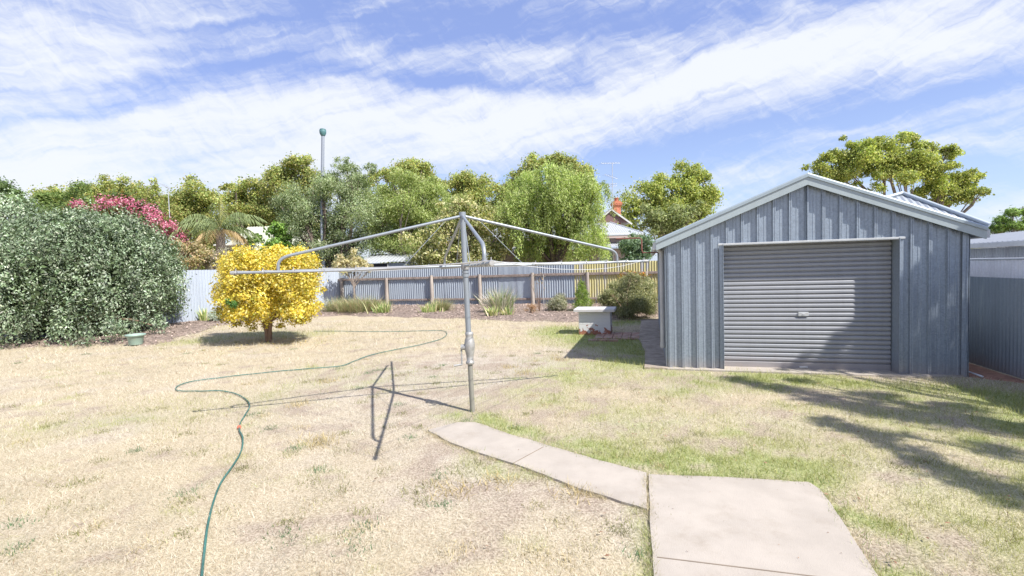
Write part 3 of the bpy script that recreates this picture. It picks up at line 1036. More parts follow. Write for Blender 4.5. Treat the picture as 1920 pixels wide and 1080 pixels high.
# nearer trees just behind the fence
tree('spreading_tree', 'dark green tree at the far left edge behind the big grey shrub', 'tree', [(-15, 350, 26), (8, 368, 26), (-10, 400, 40), (30, 392, 24), (48, 384, 12)], 26, 14000, 0.16, [(0.16, 0.24, 0.09), (0.22, 0.31, 0.12), (0.11, 0.17, 0.07)], r=.2, trans=.3, flat=.7)
tree('rounded_tree', 'smooth bright green tree behind the left part of the pink blossom', 'tree', [(100, 390, 24), (135, 380, 24), (170, 380, 30), (155, 410, 40), (110, 420, 34)], 30, 16000, 0.15, [(0.19, 0.27, 0.08), (0.26, 0.34, 0.11), (0.13, 0.19, 0.06)], r=.2, trans=.3, flat=.8)
tree('flowering_tree', 'crepe myrtle tree covered in bright pink blossom', 'tree', [(150, 392, 16), (205, 395, 24), (240, 400, 28), (275, 408, 28), (305, 425, 26), (330, 445, 22), (270, 440, 40), (215, 430, 40), (325, 462, 18)], 24, 14000, 0.15, [(0.12, 0.17, 0.06), (0.18, 0.23, 0.07), (0.28, 0.20, 0.06), (0.07, 0.11, 0.04)], r=.15, trans=.3)
ft = [o for o in bpy.data.objects if o.name == 'flowering_tree'][0]
bl = []
for (px, py, rp) in [(340, 448, 12), (345, 462, 10), (335, 470, 8), (322, 448, 12), (150, 383, 12), (140, 388, 8), (165, 392, 8), (200, 383, 20), (230, 384, 20), (258, 390, 20), (280, 402, 20), (300, 415, 18), (318, 428, 17), (332, 440, 14), (222, 398, 16), (250, 412, 14), (278, 425, 14), (300, 440, 14), (325, 455, 12), (340, 458, 12), (312, 468, 10), (190, 395, 12), (240, 385, 14), (290, 452, 10)]:
    c = P(px, py, 23.3 + random.uniform(-.3, .3)); q = rp * 23.3 / F
    bl.append(((c.x, c.y, c.z), (q, q, q * .7)))
crown('blossom', bl, 3900, 0.085, [(0.52, 0.14, 0.24), (0.60, 0.22, 0.33), (0.40, 0.09, 0.16), (0.64, 0.34, 0.42)], ft, trans=.3, asp=.9, matname='petal', sub=12)
tree('feathery_tree', 'grey green fine leaved tree with dark limbs around the vent pipe', 'tree',
     [(638, 318, 18), (662, 322, 18), (694, 318, 12), (650, 306, 8), (620, 345, 30), (660, 360, 40), (560, 370, 30), (545, 400, 36), (590, 400, 40), (640, 410, 46), (690, 400, 34), (560, 440, 34), (610, 450, 44), (665, 455, 44), (540, 470, 24), (600, 485, 30), (660, 490, 34)],
     26.7, 62000, 0.13, [(0.27, 0.34, 0.17), (0.36, 0.43, 0.24), (0.18, 0.24, 0.11), (0.43, 0.48, 0.32)], r=.28, bark=bark_dark, trans=.25, asp=.3, droop=1.0, splits=9, sub=16)
tree('bright_green_tree', 'bright green feathery tree right of the vent pipe', 'tree',
     [(700, 370, 26), (735, 355, 28), (770, 350, 28), (810, 355, 28), (830, 375, 24), (720, 400, 40), (770, 395, 44), (815, 400, 30), (715, 440, 36), (760, 440, 44), (800, 440, 30), (725, 470, 30), (775, 475, 34), (845, 395, 20)],
     28.5, 56000, 0.145, [(0.36, 0.44, 0.14), (0.44, 0.51, 0.20), (0.25, 0.32, 0.10), (0.50, 0.55, 0.27)], r=.25, trans=.35, asp=.28, droop=1.0, splits=9, sub=16)
tree('variegated_tree', 'pale cream leaved shrubby tree behind the clothesline pole', 'tree',
     [(840, 400, 22), (875, 395, 26), (910, 400, 26), (825, 430, 28), (865, 430, 38), (915, 430, 34), (800, 455, 24), (840, 465, 34), (890, 465, 38), (940, 455, 26), (815, 485, 22), (865, 490, 28), (920, 490, 28), (950, 420, 18)],
     25.2, 24000, 0.15, [(0.60, 0.57, 0.29), (0.52, 0.50, 0.23), (0.70, 0.67, 0.42), (0.30, 0.34, 0.12), (0.20, 0.24, 0.08)], r=.15, trans=.3, asp=.5, splits=8, sub=14, fill=6)

# weeping pepper tree: hanging strands of small leaves
def weeping(name, label, tops, Y, nstr, length, lsize, cols, base, r, per=26):
    t = empty(name, base, label, 'tree')
    cl = []
    starts = []
    for (px, py, rp) in tops:
        c = P(px, py, Y); q = rp * Y / F
        cl.append(((c.x, c.y + random.uniform(-2.2, 1.2), c.z), (q, q, q)))
    wts = np.array([c[1][0] ** 2 for c in cl]); wts /= wts.sum()
    nb = nstr // 9
    idx = RNG.choice(len(cl), nb, p=wts)
    C0 = np.array([cl[i][0] for i in idx]); R0 = np.array([cl[i][1][0] for i in idx])[:, None]
    d = nrm(RNG.normal(size=(nb, 3))); d[:, 2] = np.abs(d[:, 2])
    S = C0 + d * R0 * RNG.uniform(0.5, 1.05, (nb, 1))
    bi = RNG.integers(0, nb, nstr)
    S = S[bi] + RNG.normal(size=(nstr, 3)) * .13; d = d[bi]
    out_ = nrm(np.stack([d[:, 0], d[:, 1], np.zeros(nstr)], -1))
    L = (length * RNG.uniform(0.35, 1.3, nb))[bi][:, None] * RNG.uniform(.7, 1.1, (nstr, 1))
    tone = RNG.uniform(0.68, 1.3, nb)[bi]
    tt = RNG.random((nstr, per))
    pts = S[:, None] + out_[:, None] * (tt[..., None] * 0.35 * L[:, None]) + np.array([0, 0, -1.0]) * (tt[..., None] ** 1.5 * L[:, None]) + RNG.normal(size=(nstr, per, 3)) * 0.055
    C = pts.reshape(-1, 3)
    tn = np.repeat(tone, per)
    n = nrm(RNG.normal(size=(len(C), 3)) + np.repeat(out_, per, 0) * 0.9 + np.array([0.2, -0.2, .3]))
    a = RNG.normal(size=(len(C), 3)) * 0.55 + np.array([0, 0, -1.0])
    k = C[:, 2] > 1.0
    trunk('trunk', base, cl, r, 1.9, bark_dark, t, 12)
    leaf_mesh('crown', C[k], n[k], a[k], lsize * RNG.uniform(0.6, 1.3, k.sum()), 0.3, (palette(len(C), cols) * tn[:, None])[k], t, 0.4)
    return t


weeping('weeping_tree', 'light green weeping pepper tree with hanging foliage over the back fence',
        [(985, 355, 30), (1020, 345, 30), (1060, 350, 34), (1090, 365, 30), (1000, 390, 44), (1055, 395, 50), (1095, 405, 34), (960, 400, 22), (985, 425, 34), (1035, 435, 40), (1085, 440, 38), (945, 405, 16), (1100, 385, 22), (960, 450, 24), (1000, 462, 30), (1050, 468, 30), (1095, 465, 26)],
        25.8, 3600, 1.45, 0.13, [(0.38, 0.48, 0.14), (0.47, 0.56, 0.20), (0.26, 0.34, 0.10), (0.54, 0.60, 0.28)], (2.3, 26.2, 0), .3)

tree('neighbour_shrub', 'dense grey green shrub in front of the pink house', 'shrub', [(1185, 460, 20), (1205, 458, 18), (1195, 480, 24), (1215, 478, 14), (1175, 485, 14)], 24.6, 9000, 0.11, [(0.20, 0.30, 0.18), (0.28, 0.38, 0.25), (0.13, 0.20, 0.12)], r=.08, trans=.2)
tree('neighbour_tree', 'soft grey green tree behind the pink house beside the chimney', 'tree', [(1240, 408, 22), (1270, 415, 24), (1215, 408, 18), (1290, 400, 20), (1250, 430, 24)], 31, 9000, 0.17, [(0.28, 0.32, 0.14), (0.36, 0.40, 0.20), (0.2, 0.24, 0.10)], r=.15, trans=.3)
tree('conifer_shrub', 'light green feathery conifer above the corrugated shed at the right edge', 'tree', [(1874, 430, 14), (1890, 418, 18), (1910, 408, 20), (1935, 405, 30), (1895, 434, 18), (1935, 435, 26)], 13.5, 16000, 0.085, [(0.25, 0.38, 0.10), (0.34, 0.47, 0.16), (0.17, 0.27, 0.07)], r=.08, trans=.3, asp=.22, up=.4, splits=4)
tree('dark_leaved_tree', 'dark purple leaved tree just showing above the conifer at the right edge', 'tree', [(1936, 386, 9), (1955, 385, 20)], 17, 3000, 0.12, [(0.08, 0.03, 0.05), (0.13, 0.05, 0.07)], r=.08)
tree('vine_shrub', 'fresh green leafy vine in front of the cream roofed house', 'shrub', [(478, 455, 12), (520, 440, 16), (535, 455, 18), (515, 465, 16), (545, 470, 14), (560, 478, 14), (530, 480, 20)], 26.2, 5200, 0.16, [(0.22, 0.38, 0.07), (0.32, 0.48, 0.12), (0.12, 0.22, 0.05)], r=.06, asp=.7, trans=.35)
tree('dry_shrub', 'pinkish tan dried shrub behind the left fence beside the big shrub', 'shrub', [(335, 470, 20), (360, 470, 20), (350, 488, 20), (325, 488, 16), (375, 488, 18)], 21.6, 6500, 0.10, [(0.55, 0.42, 0.24), (0.42, 0.36, 0.17), (0.65, 0.52, 0.36), (0.28, 0.28, 0.13)], r=.06, trans=.3)
tree('mauve_shrub', 'thin grey mauve shrub behind the left fence under the palm', 'shrub', [(395, 478, 16), (412, 488, 16), (388, 492, 14)], 22.4, 3400, 0.09, [(0.42, 0.38, 0.28), (0.34, 0.34, 0.24), (0.5, 0.42, 0.36)], r=.05, trans=.3)
tree('withered_shrub', 'withered cream shrub hanging over the back corner of the fences', 'shrub', [(640, 492, 14), (660, 488, 14), (675, 496, 12), (650, 505, 12), (690, 500, 8)], 23.6, 4200, 0.10, [(0.60, 0.53, 0.34), (0.48, 0.44, 0.24), (0.68, 0.62, 0.44)], r=.05, trans=.3)
tree('creeper', 'orange tinged rose with sparse leaves against the yellow fence panel', 'plant', [(1185, 512, 10), (1165, 520, 8), (1205, 520, 9), (1190, 530, 9)], 20.4, 420, 0.09, [(0.55, 0.24, 0.06), (0.45, 0.36, 0.10), (0.3, 0.3, .1)], r=.03, bark=bark_brown, base=(4.9, 20.3, 0), fork=.6)

# palm
def palm():
    base = P(410, 500, 24.5); base.z = 0
    t = empty('palm_tree', base, 'palm with arching grey green fronds above the left fence', 'palm')
    top = P(413, 432, 24.5)
    mb = MB()
    mb.tube([base, base.lerp(top, .5) + Vector((.05, 0, 0)), top], [.30, .24, .2], 10)
    for i in range(26):
        h = 0.3 + i * 0.105
        if base.z + h < top.z: mb.tube([base + Vector((0, 0, h)) + (top - base) * 0, base + Vector((0, 0, h + .05))], [.31, .25], 9)
    mb.build('trunk', bark_grey, t)
    V, T = [], []
    def frond(az_, e0, L, tone, hang):
        p = np.array(top); d_h = np.array([math.cos(az_), math.sin(az_), 0])
        e = e0
        st_ = L / 26
        pts = [p.copy()]
        for i in range(26):
            p = p + (d_h * math.cos(e) + np.array([0, 0, math.sin(e)])) * st_
            e -= hang / 26
            pts.append(p.copy())
        side = np.array([-d_h[1], d_h[0], 0])
        for i in range(3, 26):
            for s in (-1, 1):
                for _ in range(2):
                    q = pts[i] + (pts[i] - pts[i - 1]) * random.random()
                    ll = 0.55 * math.sin(math.pi * (i + 3) / 30) + .1
                    dv = side * s * 0.55 + d_h * 0.45 + np.array([0, 0, -0.75 + random.uniform(-.25, .25)])
                    dv /= np.linalg.norm(dv)
                    wv = d_h * 0.018
                    V.extend([q - wv, q + wv, q + dv * ll]); T.append(np.array(tone) * random.uniform(.7, 1.3))
        for i in range(26):
            a, b = pts[i], pts[i + 1]
            wv = side * 0.02
            V.extend([a - wv, a + wv, b]); T.append(np.array((.42, .40, .2)))
    for i in range(17):
        frond(i * 2.4 + .3, random.uniform(.5, 1.35), random.uniform(2.1, 2.9), (0.24, 0.30, 0.14), random.uniform(1.7, 2.4))
    for i in range(9):
        frond(i * 0.7, random.uniform(0.0, .35), random.uniform(1.5, 2.0), (0.50, 0.38, 0.22), random.uniform(1.5, 1.9))
    frond(1.5, 1.52, 1.7, (.5, .5, .22), .05)
    poly_mesh('fronds', np.array(V), 3, np.array(T), attr_mat('frond', .6, .3), t)


palm()

# ------------------------------------------------------------------ big grey-green shrub
def big_shrub():
    base = (-13.0, 15.2, 0)
    t = empty('large_shrub', base, 'huge rounded grey green shrub filling the left side of the garden', 'shrub')
    cl = []
    core = Vector((-13.5, 15.3, 1.55))
    dims = np.array([2.45, 2.55, 2.18])
    nn = 190
    for i in range(nn):     # clumps over the mound's surface
        zz = -0.62 + 1.62 * (i + .5) / nn; a_ = i * 2.39996
        rr = math.sqrt(max(0, 1 - zz * zz))
        d = np.array([rr * math.cos(a_), rr * math.sin(a_), zz])
        p = np.array(core) + d * dims * random.uniform(.76, 1.0)
        q = random.uniform(.26, .56)
        cl.append((tuple(p), (q, q, q * 1.05)))
    for (px, py, Y, q) in [(15, 410, 15.5, .6), (45, 420, 15.8, .5), (5, 450, 15, .9), (-60, 430, 16, 1.0), (-40, 520, 14, 1.3), (30, 620, 13.2, .6), (110, 630, 13.0, .5), (180, 628, 13.0, .5), (285, 610, 14.2, .4), (270, 560, 14.6, .5), (230, 620, 13.5, .4), (-60, 620, 13, .8)]:
        c = P(px, py, Y); cl.append(((c.x, c.y, max(c.z, .3)), (q, q, q)))
    trunk('trunk', base, cl, .16, .5, bark_brown, t, 40, False)
    crown('foliage', cl, 105000, 0.088, [(0.19, 0.26, 0.15), (0.27, 0.335, 0.225), (0.37, 0.42, 0.32), (0.12, 0.17, 0.085)], t, asp=.42, up=1.2, sub=6, subr=.42, subjit=.34, streak=.7, trans=.12, matname='shrub_leaf', spec=.22, rough=.5, wts=[.35, .3, .2, .15])
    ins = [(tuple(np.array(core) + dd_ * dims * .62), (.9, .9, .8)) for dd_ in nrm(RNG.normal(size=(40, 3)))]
    crown('inner_foliage', ins, 26000, 0.13, [(0.09, 0.13, 0.06), (0.12, 0.17, 0.08)], t, asp=.6, sub=20, subr=.7, trans=.05)  # inner leaves coloured darker, as shade in the hollows between the clumps
    # upright shoots
    sh = []
    for i in range(900):
        a_ = random.uniform(0, 6.28); zz = random.uniform(.25, 1)
        rr = math.sqrt(1 - zz * zz)
        d = Vector((rr * math.cos(a_) * 2.45, rr * math.sin(a_) * 2.55, zz * 2.18))
        p = core + d * .98
        sh.append((tuple(p + Vector((0, 0, .05))), (.05, .05, random.uniform(.12, .28))))
    crown('shoots', sh, 30000, 0.07, [(0.23, 0.31, 0.19), (0.32, 0.39, 0.27), (0.17, 0.24, 0.13)], t, asp=.35, up=1.6, sub=4, subr=.6, trans=.2, matname='shrub_leaf', spec=.6, rough=.38)


big_shrub()


# yellow shrub
def yellow():
    b = G(505, 641)
    t = empty('golden_shrub', b, 'clipped golden yellow shrub on a short trunk', 'shrub')
    Y = b.y
    cl = []
    rows = [(488, 440, 572, 20), (508, 432, 578, 24), (535, 430, 579, 25), (562, 427, 579, 25), (588, 430, 575, 22)]
    for (py, x0, x1, rp) in rows:
        for i in range(5):
            px = x0 + (x1 - x0) * i / 4
            for dy in (-.8, -.1, .7):
                k_ = 1 - .18 * abs(dy) * (abs(px - 508) / 90)
                c = P(508 + (px - 508) * k_, py + random.uniform(-4, 4), Y + dy)
                q = rp * Y / F * random.uniform(.8, 1.05)
                cl.append(((c.x, c.y, c.z), (q, q, q)))
    for (px, py, rp) in [(560, 608, 12), (470, 606, 12), (430, 600, 14), (597, 575, 10), (572, 598, 12), (415, 585, 10), (445, 610, 9), (540, 600, 10), (500, 612, 12), (525, 615, 9), (475, 618, 8), (408, 560, 8), (606, 545, 7), (420, 490, 10), (455, 474, 12), (520, 470, 12), (560, 475, 12), (590, 492, 10)]:
        c = P(px, py, Y); q = rp * Y / F; cl.append(((c.x, c.y, c.z), (q, q, q)))
    mb = MB()
    top = b + Vector((0, 0, .75))
    for i in range(5):
        o1 = Vector((random.uniform(-.04, .04), random.uniform(-.04, .04), 0))
        e = top + Vector((random.uniform(-.7, .7), random.uniform(-.5, .5), random.uniform(.1, .5)))
        mb.tube([b + o1 - Vector((0, 0, .05)), b + o1 * 1.5 + Vector((0, 0, .3)), top + o1 * 3 - Vector((0, 0, .25)), e], [.06, .05, .04, .018], 7)
    mb.build('trunk', bark_brown, t)
    crown('foliage', cl, 52000, 0.066, [(0.66, 0.52, 0.07), (0.76, 0.64, 0.16), (0.80, 0.72, 0.30), (0.52, 0.40, 0.05), (0.36, 0.38, 0.07)], t, asp=.6, sub=15, subr=.5, trans=.25, subjit=.25, matname='leaf', wts=[.33, .3, .17, .13, .07], zmin=.18)
    c = P(432, 575, Y - 1.1)
    crown('green_sprig', [((c.x, c.y, c.z), (.13, .1, .13))], 500, 0.06, [(0.12, 0.25, 0.08), (.2, .35, .12)], t, asp=.5, sub=6)


yellow()


# ------------------------------------------------------------------ garden bed plants
def tussock(name, label, px, py, h, r, n, cols, wid=.012, spread=.6, cat='plant', group=None, wpx=None, curve=.5):
    b = G(px, py); b.z = .06
    V, T = [], []
    for i in range(n):
        a_ = random.uniform(0, 6.28); q = abs(random.gauss(0, .55)) * r
        o_ = np.array([b.x + math.cos(a_) * q, b.y + math.sin(a_) * q * .7, 0.05])
        lean = random.uniform(.05, 1) * spread
        a2 = a_ + random.gauss(0, .7)
        d = np.array([math.cos(a2) * math.sin(lean), math.sin(a2) * math.sin(lean), math.cos(lean)])
        L = h * random.uniform(.5, 1.15)
        d2 = d + np.array([math.cos(a2), math.sin(a2), -.8]) * curve * random.uniform(.3, 1)
        d2 /= np.linalg.norm(d2)
        s = np.array([-math.sin(a2 + random.gauss(0, .9)), math.cos(a2), 0]) * wid / 2
        m_ = o_ + d * L * .6
        e = m_ + d2 * L * .45
        c = np.array(random.choice(cols)) * random.uniform(.75, 1.25)
        V.extend([o_ - s, o_ + s, m_ + s * .9, m_ - s * .9]); T.append(c)
        V.extend([m_ - s * .9, m_ + s * .9, e + s * .1, e - s * .1]); T.append(c)
    o = poly_mesh(name, np.array(V), 4, np.array(T), attr_mat('tuft', .6, .3))
    return tag(o, label, cat, group)


IR = [(0.42, 0.50, 0.20), (0.62, 0.60, 0.34), (0.72, 0.64, 0.42), (0.28, 0.38, 0.14)]
IG = 'iris clumps in the back bed'
tussock('iris_clump', 'clump of pale sword leaved iris at the right end of the long grass', 718, 591, .50, .38, 110, IR, .045, .6, group=IG, curve=.2)
tussock('iris_clump', 'iris clump with pale yellow leaves between the long grass and the clothesline pole', 805, 590, .45, .42, 110, IR, .045, .6, group=IG, curve=.2)
tussock('iris_clump', 'pale iris clump below the left side of the spiky bush', 925, 597, .42, .22, 70, IR, .045, .55, group=IG, curve=.2)
tussock('iris_clump', 'pale iris clump below the right side of the spiky bush', 952, 596, .36, .22, 60, IR, .045, .6, group=IG, curve=.2)
tussock('iris_clump', 'iris clump against the left fence beside the golden shrub', 384, 606, .52, .22, 60, IR, .05, .5, group=IG, curve=.15)
tussock('spiky_bush', 'spiky grey green bush with pale seed heads in the middle of the bed', 938, 590, 1.0, .40, 520, [(0.30, 0.38, 0.18), (0.22, 0.30, 0.13), (0.54, 0.50, 0.42), (0.62, 0.57, 0.50), (0.58, 0.52, 0.48)], .024, .8, 'bush', curve=.3)
GRS = [(0.30, 0.35, 0.17), (0.38, 0.40, 0.22), (0.52, 0.46, 0.30), (0.22, 0.28, 0.13), (0.50, 0.36, 0.26)]
GG = 'long grass clumps in the back bed'
for (px, py, h, r, lab) in [(628, 588, .75, .5, 'soft long grass clump just right of the golden shrub'), (655, 589, .8, .5, 'second long grass clump from the golden shrub'), (683, 589, .85, .5, 'tallest long grass clump in front of the fence corner'),
                            (706, 588, .7, .4, 'long grass clump touching the pale iris'), (829, 587, .65, .28, 'upright grass clump left of the clothesline pole')]:
    tussock('long_grass_clump', lab, px, py, h, r * 1.1, 800, GRS, .009, .95, 'grass', GG, curve=.7)
for (px, py, rp, lab, cols, nm) in [(1045, 574, 17, 'rounded grey lavender bush in the back bed', [(0.36, 0.36, 0.26), (0.44, 0.43, 0.33), (0.26, 0.27, 0.18)], 'lavender_bush'),
                                    (995, 583, 11, 'small dead brown shrub in the back bed', [(0.50, 0.28, 0.16), (0.42, 0.3, 0.2), (0.6, 0.42, 0.28)], 'dead_shrub'),
                                    (405, 598, 11, 'small silver leaved plant beside the iris at the left fence', [(0.40, 0.46, 0.40), (0.5, 0.55, 0.5)], 'silver_plant')]:
    b = G(px, py + rp * .8); q = rp * b.y / F
    t = empty(nm, b, lab, 'plant' if 'silver' in nm else 'bush')
    cl = [((b.x + random.gauss(0, .45) * q, b.y + random.gauss(0, .4) * q, .08 + q * random.uniform(.3, 1.3)), (q * .5, q * .5, q * .5)) for _ in range(14)]
    if nm == 'dead_shrub': crown('foliage', cl, 420, .055, cols, t, asp=.4, up=.6)
    else: crown('foliage', cl, 7000, .07, cols, t, asp=.28, up=1.0, trans=.2, sub=20, subr=.7, zmin=.02)
    trunk('trunk', b, cl, .02, .12, bark_brown, t, 9)


def cone_shrub():
    b = G(1092, 588); q = .40
    t = empty('cypress', b, 'small bright green pointed conifer behind the white brick box', 'conifer')
    cl = []
    for i in range(26):
        f_ = i / 25
        z = .12 + f_ * 1.0
        rr = q * (1 - f_) ** .75 * .62 + .02
        a_ = i * 2.4
        cl.append(((b.x + math.cos(a_) * rr, b.y + math.sin(a_) * rr, z), (.05 + rr * .55, .05 + rr * .55, .17)))
    crown('foliage', cl, 5200, .05, [(0.24, 0.35, 0.07), (0.32, 0.42, 0.10), (0.16, 0.24, 0.05)], t, asp=.35, up=1.6, sub=8, subjit=.1)
    trunk('trunk', b, cl[:3], .03, .3, bark_brown, t, 3, False)


cone_shrub()


def rosemary():
    b = Vector(G(1180, 600)); b.z = 0
    Y = b.y + .6
    cl = [(P(px, py, Y + random.uniform(-.7, .7)), rp * Y / F) for (px, py, rp) in
          [(1150, 560, 17), (1165, 545, 17), (1185, 538, 18), (1205, 545, 18), (1215, 560, 16), (1160, 578, 17), (1180, 570, 24), (1200, 578, 22), (1217, 582, 14), (1150, 588, 11), (1135, 570, 12), (1190, 590, 16), (1172, 590, 14), (1215, 592, 10),
           (1180, 555, 20), (1140, 552, 8), (1172, 528, 8), (1195, 524, 8), (1128, 562, 8), (1150, 540, 9), (1222, 535, 8), (1182, 518, 6), (1212, 525, 6)]]
    t = empty('rosemary_bush', b, 'wide wispy olive green bush between the white brick box and the shed', 'bush')
    cl = [((c.x, c.y, max(c.z, .2)), (q, q, q)) for c, q in cl]
    crown('foliage', cl, 42000, .085, [(0.27, 0.29, 0.15), (0.37, 0.38, 0.21), (0.18, 0.20, 0.09), (0.50, 0.48, 0.30)], t, asp=.16, up=1.3, sub=26, subr=.55, spread=1.0, trans=.2)
    trunk('trunk', b, cl, .05, .2, bark_brown, t, 16)


rosemary()
# leafless young tree with its stake
mb = MB()
b = G(1020, 588)
mb.tube([b, b + Vector((0.01, 0, 1.5))], .012, 6)
tag(mb.build('garden_stake', mat('stake', (.45, .44, .42), .7)), 'thin grey stake standing in the bed between the two small bushes', 'stake')
t = empty('bare_sapling', G(1012, 588), 'thin nearly leafless sapling beside the garden stake', 'sapling')
mb = MB()
b = G(1012, 588)
for i in range(7):
    e = b + Vector((random.uniform(-.4, .35), random.uniform(-.2, .2), random.uniform(.7, 1.6)))
    mb.tube([b, b.lerp(e, .5) + Vector((0, 0, .15)), e], [.012, .008, .003], 5)
mb.build('trunk', bark_brown, t)
crown('leaves', [((b.x, b.y, 1.1), (.4, .2, .5))], 60, .06, [(.5, .3, .15), (.4, .36, .2)], t)


# ------------------------------------------------------------------ fences
timber = mat('grey_timber', (0.36, 0.315, 0.275), 0.95, var=0.25, vscale=8, bump=0.6, bscale=50, stretch=(1, 1, .15), dirt=(0.22, 0.17, 0.14), dscale=3)
rail_m = mat('rail_timber', (0.25, 0.20, 0.175), 0.95, var=0.3, vscale=8, bump=0.6, bscale=50)
zinc_blue = galv('fence_zinc', (0.33, 0.375, 0.43), .05, (0.22, 0.24, 0.29), metal=.25, rough=.55, dlo=.48, dhi=.75)
zinc_pale = galv('fence_zinc_pale', (0.42, 0.47, 0.54), .04, (0.37, 0.40, 0.45), metal=.2, rough=.5)
zinc_yel = galv('fence_yellow', (0.50, 0.455, 0.22), .05, (0.40, 0.40, 0.42), metal=.05, rough=.6, dlo=.52, dhi=.58)
zinc_dark = galv('fence_zinc_dark', (0.20, 0.235, 0.28), .05, (0.30, 0.34, 0.36), metal=.25, rough=.55, foot=(0.24, 0.16, 0.12), dlo=.56, dhi=.68)

fd = (BR - BL).normalized()
fn = Vector((-SV.x, -SV.y, 0))
bf = empty('back_fence', back_line(960), 'long corrugated iron fence on grey timber posts across the back of the garden', 'fence')
Lb = (BR - BL).length
px_breaks = [632, 700, 778, 835, 935, 960, 1008, 1078, 1300]
ss = [(back_line(p) - BL).length for p in px_breaks]
for i, (a, b) in enumerate(zip(ss[:-1], ss[1:])):
    m_ = zinc_yel if i == len(ss) - 2 else zinc_blue
    flat_ = (i in (4, 5))
    pr = [(a + s, o) for s, o in corr(b - a, .112 if not flat_ else .3, .020 if not flat_ else .004, 8)]
    hz = [1.88, 1.95, 1.9, 1.92, 1.86, 1.87, 1.90, 1.92][i]
    o = sheet('corrugated_sheet', BL + fn * (-.03 + .006 * (i % 2)), fd, pr, -.02, hz, m_, bf, fn)
    if m_ is zinc_yel: o['label'] = 'yellow painted corrugated sheet with bare streaks'
for z, h in ((1.42, .11), (.34, .09)):
    k_ = 0
    s0 = 0
    while s0 < Lb:
        L = min(3.6, Lb - s0)
        c = BL + fd * (s0 + L / 2) + fn * .035
        MB().box((c.x, c.y, z + random.uniform(-.02, .02)), (L - .01, .05, h), fd + Vector((0, 0, random.uniform(-.003, .003))), bev=.006).build('rail', rail_m, bf)
        s0 += L
for px in (643, 727, 811, 901, 1000, 1102, 1212, 1296):
    p = back_line(px) + fn * .12
    tz = 1.5 + random.uniform(-.04, .04)
    mb = MB()
    q = Vector((random.uniform(-.02, .02), 0, 0))
    mb.tube([p - Vector((0, 0, .2)), p + Vector((0, 0, .7)) + q, p + Vector((0, 0, tz))], [.095, .09, .08], 9)
    mb.build('post', timber, bf)

lf = empty('left_fence', FENCE_L, 'plain pale corrugated iron fence between the big shrub and the golden shrub', 'fence')
ld = (FENCE_N - FENCE_L).normalized()
ln_ = Vector((ld.y, -ld.x, 0)); ln_ = ln_ if ln_.x > 0 else -ln_
Ll = 16.0
for i in range(5):
    a = i * 3.2
    sheet('corrugated_sheet', FENCE_L + Vector((.02, -.02, 0)) + ln_ * (.004 * (i % 2)), ld, [(a + s, o) for s, o in corr(3.2, .112, .018, 8)], -.05, 2.04 + .012 * (i % 2), zinc_pale, lf, ln_)

rf = empty('side_fence', RF0, 'dark weathered corrugated iron fence along the right side beside the shed', 'fence')
rs = RF0 - SV * 7.5
sheet('corrugated_sheet', rs, SV, corr(7.5, .076, .011, 8), -.05, 1.44, zinc_dark, rf, -SU)
sheet('corrugated_sheet', rs + SU * .006, SV, [(7.5 + s, o) for s, o in corr(9, .076, .011, 8)], -.05, 1.43, zinc_dark, rf, -SU)
MB().box(rs + SV * 8 + SU * .05 + Vector((0, 0, 1.2)), (16, .04, .07), SV).build('rail', rail_m, rf)
rf2 = empty('neighbour_fence', RF0 + SU * .35, 'paler corrugated fence with a white capping rail standing behind the right side fence', 'fence')
r2 = rs + SU * .36
sheet('corrugated_sheet', r2, SV, corr(17, .076, .012, 8), -.05, 1.70, galv('fence_cream', (0.78, 0.77, 0.80), .04, (0.7, 0.68, 0.72), metal=.2), rf2, -SU)
MB().tube([r2 + Vector((0, 0, 1.715)), r2 + SV * 17 + Vector((0, 0, 1.715))], .018, 8).build('capping', mat('white_metal', (.50, .52, .53), .5, .1), rf2)

# ------------------------------------------------------------------ shed
shed_zinc = galv('shed_zinc', (0.295, 0.345, 0.405), .13, None, rough=.42, metal=.4, cell=48, foot=(0.42, 0.33, 0.27))
door_zinc = galv('door_zinc', (0.31, 0.32, 0.345), .05, (0.33, 0.345, 0.365), rough=.5, metal=.35, cell=90, dlo=.62, dhi=.75, foot=(0.40, 0.30, 0.24))
trim_zinc = galv('trim_zinc', (0.36, 0.415, 0.43), .04, None, rough=.45, metal=.25, cell=60)
pale_trim = galv('pale_trim', (0.33, 0.39, 0.42), .03, None, rough=.4, metal=.3, cell=60)
gut_m = galv('gutter_zinc', (0.50, 0.53, 0.56), .04, (.40, .37, .33), rough=.5, metal=.2)
sh = empty('garden_shed', SO, 'blue grey galvanised steel garage shed with a closed roller door', 'shed')
EAVE, APEX = 2.14, 3.00
slope = (APEX - EAVE) / (SW / 2)
ztop = lambda s: EAVE + slope * min(s, SW - s)
D0, D1, DH = 0.87, 3.31, 2.07
nf_ = -SV
sh_front = MB()


def add_sheet(mb, O, ud, prof, zlo, zhi, nd):
    vs, fs = [], []
    for (s_, o_) in prof:
        a, b = zlo(s_) if callable(zlo) else zlo, zhi(s_) if callable(zhi) else zhi
        p = O + ud * s_ + nd * o_
        vs += [p + Vector((0, 0, a)), p + Vector((0, 0, b))]
    mb.add(vs, [(2 * i, 2 * i + 2, 2 * i + 3, 2 * i + 1) for i in range(len(prof) - 1)])


